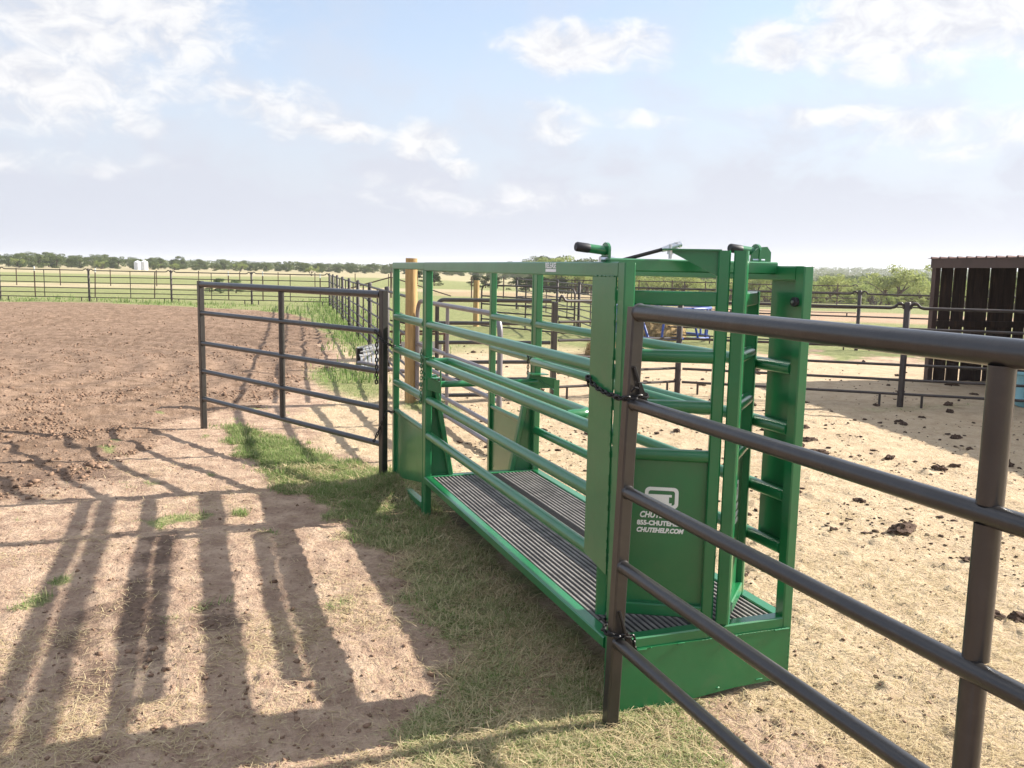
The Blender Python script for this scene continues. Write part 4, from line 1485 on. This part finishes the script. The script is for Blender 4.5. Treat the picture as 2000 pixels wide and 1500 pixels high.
# far wood on the left: three staggered rows
AZ0, AZ1 = -17.0, 26.0
for row, (d0, hmul, step) in enumerate(((222, 1.0, 1.05), (240, 1.12, 1.15), (262, 1.25, 1.35))):
    a = AZ0 + row * .4
    while a < AZ1:
        h = rt.uniform(2.5, 3.4) * hmul * float(np.interp(a, [-17, -10, -4, -1, 12, 26], [1.25, 1.12, .92, .74, .72, .68]))
        dd = d0 + rt.uniform(-8, 8)
        if not (row == 0 and -7.2 < (a + 3.5) * 1.0 < -3.2 and False):
            put_tree('oak', a, dd, h, LW, LG, wide=rt.uniform(1.15, 1.5))
        a += step * rt.uniform(.75, 1.2)
put_tree('oak', -.3, 246, 3.5, 'tallest round oak standing out above the far wood', LG, 1.1)
for a, d, h in ((-4.6, 216, 2.2), (-1.5, 218, 2.0), (-.6, 214, 1.8), (3.2, 210, 2.2), (7.5, 150, 1.8), (14.0, 170, 1.9), (-8.8, 214, 2.2)):
    put_tree('mesquite', a, d, h, 'small bright green tree at the foot of the far wood', 'bright small trees before the far wood', 1.3)
# cedars and bushes in the field behind the chute
for px, d, h in ((845, 86, 2.3), (812, 92, 2.4), (925, 92, 2.2), (945, 88, 2.0), (968, 90, 2.1), (1005, 84, 2.3), (1030, 86, 2.5), (1058, 80, 2.4), (1095, 84, 2.6), (1080, 76, 2.2)):
    put_tree('cedar', px2az(px), d, h * .62, 'dark round cedar bush in the pale field behind the chute', 'dark cedars in the field', 1.75)
# mesquites on the lower ground at the right
MWL = ['airy light green mesquite on the low ground beyond the pens', 'pale yellow-green feathery tree beyond the pens']
for i in range(34):
    px = 1060 + i * 29 + rt.uniform(-10, 10)
    d = rt.uniform(84, 104) if px > 1250 else rt.uniform(92, 112)
    h = rt.uniform(3.2, 4.6) if px > 1500 else rt.uniform(2.8, 3.9)
    put_tree('mesquite', px2az(px), d, h, MWL[0], 'light green trees beyond the pens', rt.uniform(1.0, 1.3))
for i in range(26):
    px = 1060 + i * 38 + rt.uniform(-14, 14)
    put_tree('mesquite', px2az(px), rt.uniform(112, 140), rt.uniform(4.6, 5.8), MWL[0], 'light green trees beyond the pens', rt.uniform(1.0, 1.3))
for i in range(30):
    px = 1040 + i * 34 + rt.uniform(-14, 14)
    put_tree('oak', px2az(px), rt.uniform(150, 185), rt.uniform(5.2, 6.6), 'rounded darker oak behind the light green trees', 'oaks behind the light green trees', rt.uniform(1.15, 1.5))
for i in range(34):
    px = 1000 + i * 33 + rt.uniform(-14, 14)
    put_tree('oak', px2az(px), rt.uniform(215, 290), rt.uniform(5.2, 7.0), 'hazy rounded oak on the rise behind the mesquites', 'oaks on the far rise', rt.uniform(1.3, 1.7))
# low shrubs
for i, (px, d, h) in enumerate(((430, 54, .95), (460, 55, .85), (408, 56, .6), (490, 60, .5))):
    put_tree('cedar', px2az(px), d, h, 'low wispy shrub in the field behind the open gate', 'wispy shrubs behind the far fence', 1.7, name='field_shrub', leafmat=M_SHRUB)
for i in range(9):
    put_tree('cedar', px2az(1560 + i * 32 + rt.uniform(-10, 10)), rt.uniform(72, 80), rt.uniform(.7, 1.1), 'low green bush at the foot of the light green trees', 'low bushes before the light green trees', 2.0, leafmat=M_MESQ)
for k in TREES:
    for tp in TREES[k]:
        for o in tp:
            bpy.data.objects.remove(o)

# distant wooded rises: far leaf masses that nobody could count
def far_wood(name, az0, az1, d0, d1, n, h, m, label):
    r = np.random.default_rng(len(name))
    a = np.radians(r.uniform(az0, az1, n))
    d = np.sqrt(r.uniform(d0 ** 2, d1 ** 2, n))
    x, y = CAM.x + d * np.sin(a), CAM.y + d * np.cos(a)
    k = 110
    X = np.repeat(x, k)
    Y = np.repeat(y, k)
    Hh = np.repeat(h * r.uniform(.7, 1.2, n), k)
    e = r.normal(size=(n * k, 3))
    e /= np.linalg.norm(e, axis=1)[:, None]
    pos = np.stack([X + e[:, 0] * Hh * .7, Y + e[:, 1] * Hh * .7, height(X, Y) + Hh * (.52 + e[:, 2] * .48)], 1)
    u = r.normal(size=(n * k, 3))
    v = r.normal(size=(n * k, 3))
    s = (Hh * .05 * r.uniform(.5, 1.4, n * k))[:, None]
    V = np.stack([pos - u * s, pos + v * s, pos + u * s, pos - v * s], 1).reshape(-1, 3)
    o = np_mesh(name, V, np.arange(4 * n * k).reshape(-1, 4), m)
    return tag(o, label, 'woodland', kind='stuff')


far_wood('distant_woodland', 21, 62, 320, 900, 1200, 5.5, M_OAK, 'distant wooded rise along the horizon')
far_wood('left_woodland', -24, 22, 300, 520, 650, 2.5, M_OAK, 'deep wood behind the far oaks')

# ------------------------------------------------------------------ clods, manure, grass, straw
def ico(sub=0):
    t = (1 + 5 ** .5) / 2
    v = np.array([(-1, t, 0), (1, t, 0), (-1, -t, 0), (1, -t, 0), (0, -1, t), (0, 1, t), (0, -1, -t), (0, 1, -t), (t, 0, -1), (t, 0, 1), (-t, 0, -1), (-t, 0, 1)], float)
    f = [(0, 11, 5), (0, 5, 1), (0, 1, 7), (0, 7, 10), (0, 10, 11), (1, 5, 9), (5, 11, 4), (11, 10, 2), (10, 7, 6), (7, 1, 8), (3, 9, 4), (3, 4, 2), (3, 2, 6), (3, 6, 8), (3, 8, 9), (4, 9, 5), (2, 4, 11), (6, 2, 10), (8, 6, 7), (9, 8, 1)]
    v /= np.linalg.norm(v, axis=1)[:, None]
    for _ in range(sub):
        cache, nf, vl = {}, [], list(v)
        def midp(i, j):
            key = (min(i, j), max(i, j))
            if key not in cache:
                p_ = vl[i] + vl[j]
                vl.append(p_ / np.linalg.norm(p_))
                cache[key] = len(vl) - 1
            return cache[key]
        for a_, b_, c_ in f:
            ab, bc, ca = midp(a_, b_), midp(b_, c_), midp(c_, a_)
            nf += [(a_, ab, ca), (b_, bc, ab), (c_, ca, bc), (ab, bc, ca)]
        f, v = nf, np.array(vl)
    return v, np.array(f)


def polar_points(n, d0, d1, a0=-34, a1=34, power=1.0):
    """random points spread evenly as seen from eye height: dense near, thin far"""
    u = rng.uniform(0, 1, n)
    d = 1 / (1 / d0 + u * (1 / d1 - 1 / d0)) if power == 1 else np.exp(np.log(d0) + u * (np.log(d1) - np.log(d0)))
    a = YAW + np.radians(rng.uniform(a0, a1, n))
    return CAM.x + d * np.sin(a), CAM.y + d * np.cos(a), d


def surf(x, y):
    """height of the displaced near ground: nearest vertex lookup"""
    return GZ.query(x, y)


class GridZ:
    """ground heights resampled on a fine grid for things that lie on it"""
    def __init__(self):
        me = g.data
        co = np.empty(len(me.vertices) * 3, np.float32)
        me.vertices.foreach_get('co', co)
        co = co.reshape(-1, 3)
        self.d = np.hypot(co[:-1, 0] - CAM.x, co[:-1, 1] - CAM.y)
        m = np.unique(np.round(self.d, 5))
        na = 430 + 45 + 44
        self.z = co[:-1, 2].reshape(-1, na)
        self.rad = self.d.reshape(-1, na)[:, 0]
        ang = np.arctan2(co[:na, 0] - CAM.x, co[:na, 1] - CAM.y)
        self.a = np.unwrap(np.radians(np.concatenate([np.linspace(-180, -44, 46)[:-1], np.linspace(-44, 46, 430), np.linspace(46, 180, 46)[1:-1]])) + YAW)

    def query(self, x, y):
        d = np.hypot(x - CAM.x, y - CAM.y)
        a = np.arctan2(x - CAM.x, y - CAM.y)
        a = np.where(a < self.a[0], a + 2 * np.pi, a)
        i = np.clip(np.searchsorted(self.rad, d) - 1, 0, len(self.rad) - 2)
        j = np.clip(np.searchsorted(self.a, a) - 1, 0, len(self.a) - 2)
        fi = np.clip((d - self.rad[i]) / (self.rad[i + 1] - self.rad[i]), 0, 1)
        fj = np.clip((a - self.a[j]) / (self.a[j + 1] - self.a[j]), 0, 1)
        z = self.z
        return (z[i, j] * (1 - fi) + z[i + 1, j] * fi) * (1 - fj) + (z[i, j + 1] * (1 - fi) + z[i + 1, j + 1] * fi) * fj


GZ = GridZ()


def scatter_lumps(name, x, y, s, m, label, cat, flat=.7):
    v, f = ico(0)
    n = len(x)
    nv = len(v)
    j = rng.normal(1, .34, (n, nv, 1))
    a = rng.uniform(0, 6.28, n)
    ca, sa_ = np.cos(a)[:, None], np.sin(a)[:, None]
    vv = v[None] * j * s[:, None, None] * np.array([1.15, .9, flat])
    X = vv[..., 0] * ca - vv[..., 1] * sa_ + x[:, None]
    Y = vv[..., 0] * sa_ + vv[..., 1] * ca + y[:, None]
    Z = vv[..., 2] + (GZ.query(x, y) + s * .25)[:, None]
    V = np.stack([X, Y, Z], 2).reshape(-1, 3)
    F = (f[None] + (np.arange(n) * nv)[:, None, None]).reshape(-1, 3)
    o = np_mesh(name, V, F, m)
    return tag(o, label, cat, kind='stuff')


x, y, d = polar_points(150000, 4.0, 38, -36, 12)
ar, gr, sa = zones(x, y)
keep = (ar > .3) & (rng.uniform(0, 1, len(x)) < (.10 + .9 * sstep(-.05, .35, fbm(x, y, .8, 3)) * ar))
x, y, d = x[keep], y[keep], d[keep]
s = np.exp(rng.normal(np.log(.0062), .5, len(x))) * (1 + d * .03)
big = rng.uniform(0, 1, len(x)) < .012 * (d < 9)
s = np.where(big, rng.uniform(.018, .038, len(x)), np.clip(s, .003, .03))
scatter_lumps('soil_clods', x, y, s, M_CLOD, 'crumbly brown clods all over the tilled arena', 'soil clods')
x, y, d = polar_points(5500, 4.5, 24, -6, 33)
ar, gr, sa = zones(x, y)
keep = (sa > .5) & ~((x > -.1) & (x < .95) & (y > -.1) & (y < 3.9)) & (fbm(x, y, .7, 3) > -.1)
x, y, d = x[keep], y[keep], d[keep]
scatter_lumps('dung_crumbs', x, y, np.clip(np.exp(rng.normal(np.log(.006), .55, len(x))), .002, .022) * (1 + d * .03), M_MANURE, 'small dark dung crumbs trodden over the pen', 'dung crumbs', .5)
x, y, d = polar_points(5000, 2.0, 9, -36, 30)
ar, gr, sa = zones(x, y)
keep = (ar < .4) & ~((x > 0) & (x < .84) & (y > 0) & (y < 3.9))
x, y = x[keep], y[keep]
s = np.clip(np.exp(rng.normal(np.log(.006), .5, len(x))), .002, .022)
s = s * .8
scatter_lumps('dirt_crumbs', x, y, s, M_CLOD, 'small dirt crumbs over the trodden ground', 'dirt crumbs')

# manure lumps: separate things
protos = []
for k in range(6):
    v, f = ico(2)
    r = np.random.default_rng(70 + k)
    nz = np.array([float(pnoise(np.array([p_[0] * 2.2 + k * 9]), np.array([p_[1] * 2.2 + p_[2] * 1.7]))[0]) for p_ in v])
    nz2 = np.array([float(pnoise(np.array([p_[0] * 6 + k * 5]), np.array([p_[1] * 6 - p_[2] * 5]))[0]) for p_ in v])
    vv = v * (1 + .75 * nz + .45 * nz2)[:, None] * np.array([1.2, .85, .7])
    vv[:, 2] = np.maximum(vv[:, 2], -.18)
    me = bpy.data.meshes.new('manure_lump')
    me.from_pydata([tuple(q) for q in vv], [], [tuple(int(i) for i in q) for q in f])
    me.materials.append(M_MANURE)
    protos.append(me)
rm = random.Random(3)
cnt = 0
MAN = [(3.02, 1.62, .085), (3.62, .82, .05), (2.30, .30, .055), (2.42, .22, .045), (3.3, 2.35, .035), (2.95, 1.0, .035)]
while len(MAN) < 110:
    a = YAW + math.radians(rm.uniform(-8, 32))
    d = 1 / rm.uniform(1 / 26, 1 / 8.5)
    x_, y_ = CAM.x + d * math.sin(a), CAM.y + d * math.cos(a)
    _, _, sa1 = zones(np.array([x_]), np.array([y_]))
    if x_ < 1.2 or (y_ > 8 and x_ < 1.9):
        continue
    if sa1[0] < .4 and d < 16:
        continue
    MAN.append((x_, y_, rm.uniform(.016, .046) * (1 + d * .025)))
for (x_, y_, s_) in MAN:
    o = bpy.data.objects.new('manure_lump', protos[rm.randrange(6)])
    o.location = (x_, y_, float(GZ.query(np.array([x_]), np.array([y_]))[0]) + s_ * .12)
    o.rotation_euler = (0, 0, rm.uniform(0, 6.28))
    o.scale = (s_ * rm.uniform(.8, 1.3), s_ * rm.uniform(.8, 1.3), s_ * rm.uniform(.7, 1.2))
    COL.objects.link(o)
    tag(o, 'dark dried manure lump lying on the pale straw of the pen', 'manure', 'manure lumps scattered over the pen')


def blades(name, x, y, hgt, wid, lean, tint, m, label, cat, seg=2):
    """thin curved blades: lean 0 upright .. 1 lying flat"""
    n = len(x)
    z = GZ.query(x, y)
    a = rng.uniform(0, 6.28, n)
    dx, dy = np.cos(a), np.sin(a)
    px, py = -dy, dx
    rows = []
    for k in range(seg + 1):
        t = k / seg
        out = hgt * lean * (t ** 1.5)
        up = hgt * (t * (1 - lean) + .06 * lean * np.sin(t * 3.1)) + .004
        w_ = wid * (1 - t * .85)
        cx, cy, cz = x + dx * out, y + dy * out, z + up
        rows.append(np.stack([cx - px * w_, cy - py * w_, cz], 1))
        rows.append(np.stack([cx + px * w_, cy + py * w_, cz], 1))
    V = np.stack(rows, 1)
    k = V.shape[1]
    base = (np.arange(n) * k)[:, None]
    F = np.concatenate([base + np.array([2 * s_, 2 * s_ + 1, 2 * s_ + 3, 2 * s_ + 2]) for s_ in range(seg)])
    o = np_mesh(name, V.reshape(-1, 3), F, m, smooth=True, attrs={'tint': np.repeat(tint, k)})
    return tag(o, label, cat, kind='stuff')


inch = lambda x, y: (x > .16) & (x < .85) & (y > -.01) & (y < 3.9)
# green grass strip and patches
n = 420000
x, y, d = polar_points(n, 2.3, 15, -33, 33)
xs_, ys_ = rng.uniform(-1.4, .25, 420000), rng.uniform(-.9, 7.2, 420000)
x, y = np.concatenate([x, xs_]), np.concatenate([y, ys_])
d, n = np.hypot(x - CAM.x, y - CAM.y), len(x)
ar, gr, sa = zones(x, y)
patch = sstep(-.35, .35, fbm(x, y, 3.2, 3))
keep = (rng.uniform(0, 1, n) < np.clip(gr, 0, 1) ** 1.2 * (.35 + .65 * patch)) & ~inch(x, y) & (ar < .8)
x, y, d, gr, patch = x[keep], y[keep], d[keep], gr[keep], patch[keep]
dry = sstep(3.6, 1.4, y - (x + .4) * .8 + fbm(x, y, 1.3, 3) * 1.6)
tint = np.clip(.22 + .2 * rng.normal(size=len(x)) + (.05 + dry * .52) * (rng.uniform(0, 1, len(x)) < .6), 0, 1)
hg = rng.uniform(.018, .062, len(x)) * (.6 + .6 * patch) * (1 + d * .02) * np.where(rng.uniform(0, 1, len(x)) < .04, 1.8, 1.0)
lean = np.clip(.62 + .22 * rng.normal(size=len(x)) + dry * .22, .1, .97)
blades('grass_strip', x, y, hg, .0014 + d * .00022, lean, tint, M_BLADE, 'short green and drying grass beside the chute and fences', 'grass')
print('grass', len(x))
# straw lying on dirt and pen
n = 200000
x, y, d = polar_points(n, 2.1, 13, -33, 33)
ar, gr, sa = zones(x, y)
den = (.07 + .5 * sstep(-.1, .4, fbm(x, y, 1.1, 4))) * (1 - ar) + sa * .35 + gr * .4 * (d < 6)
keep = (rng.uniform(0, 1, n) < den) & ~inch(x, y)
x, y, d = x[keep], y[keep], d[keep]
hg = np.clip(np.exp(rng.normal(np.log(.045), .5, len(x))), .01, .16)
blades('loose_straw', x, y, hg, .0009 + d * .00022, np.clip(rng.normal(.95, .05, len(x)), .8, 1.0), rng.uniform(0, 1, len(x)), M_STRAW, 'dry straw and dead stalks lying over the ground', 'straw')
print('straw', len(x))
# long dead stalks matted over the strip beside the chute
n = 26000
x, y = rng.uniform(-1.0, .25, n), rng.uniform(-.8, 4.6, n)
ar, gr, sa = zones(x, y)
keep = (rng.uniform(0, 1, n) < gr * (.3 + .9 * sstep(-.1, .35, fbm(x - 3, y, 1.6, 3)))) & ~inch(x, y)
x, y = x[keep], y[keep]
d = np.hypot(x - CAM.x, y - CAM.y)
blades('dead_stalks', x, y, rng.uniform(.05, .15, len(x)), .0012 + d * .00024, np.clip(rng.normal(.82, .1, len(x)), .5, 1), rng.uniform(.2, 1, len(x)), M_STRAW, 'long dead pale stalks matted in the grass beside the chute', 'dead grass', seg=3)
# weeds along the arena's far edge and along its side fence
n = 90000
x, y, d = polar_points(n, 13, 46, -33, 10, power=2)
ar, gr, sa = zones(x, y)
nearf = np.exp(-((x - (1.25 + (y - 8.2) / 9)) / 1.0) ** 2)
yt = np.interp(x, [-30, -9, -4.8, -.8, 1, 2.2], [39.5, 38.4, 37.6, 33.2, 31.5, 28.5])
edge = sstep(-2.0, .2, y - yt) * sstep(6, 1.5, y - yt) * (x < 4.4)
keep = (rng.uniform(0, 1, n) < np.maximum(nearf * gr * .8, edge * sstep(-.25, .3, fbm(x, y, .6, 3))) * (ar < .6))
x, y, d = x[keep], y[keep], d[keep]
blades('edge_weeds', x, y, rng.uniform(.06, .26, len(x)) * (.5 + sstep(-.2, .4, fbm(x, y, .7, 3))), .008 + .0002 * d, np.clip(rng.normal(.3, .15, len(x)), 0, .8), np.clip(rng.normal(.1, .12, len(x)), 0, 1), M_BLADE,
       'tall weeds along the fence at the arena edge', 'weeds')
print('weeds', len(x))

# ------------------------------------------------------------------ haze
hz = MB()
hz.add([(-3950, -3950, -6.5), (3950, -3950, -6.5), (3950, 3950, -6.5), (-3950, 3950, -6.5), (-3950, -3950, 24), (3950, -3950, 24), (3950, 3950, 24), (-3950, 3950, 24)],
       [(0, 3, 2, 1), (4, 5, 6, 7), (0, 1, 5, 4), (1, 2, 6, 5), (2, 3, 7, 6), (3, 0, 4, 7)])
M_HAZE = bpy.data.materials.new('haze')
M_HAZE.use_nodes = True
t = NT(M_HAZE.node_tree)
pv = t.n('ShaderNodeVolumePrincipled')
pv.inputs['Color'].default_value = (.93, .95, 1.0, 1)
pv.inputs['Density'].default_value = .00038
pv.inputs['Anisotropy'].default_value = .3
oo = t.n('ShaderNodeOutputMaterial')
t.l(pv.outputs[0], oo.inputs['Volume'])
tag(hz.build('haze', M_HAZE, None, smooth=False), kind='stuff')
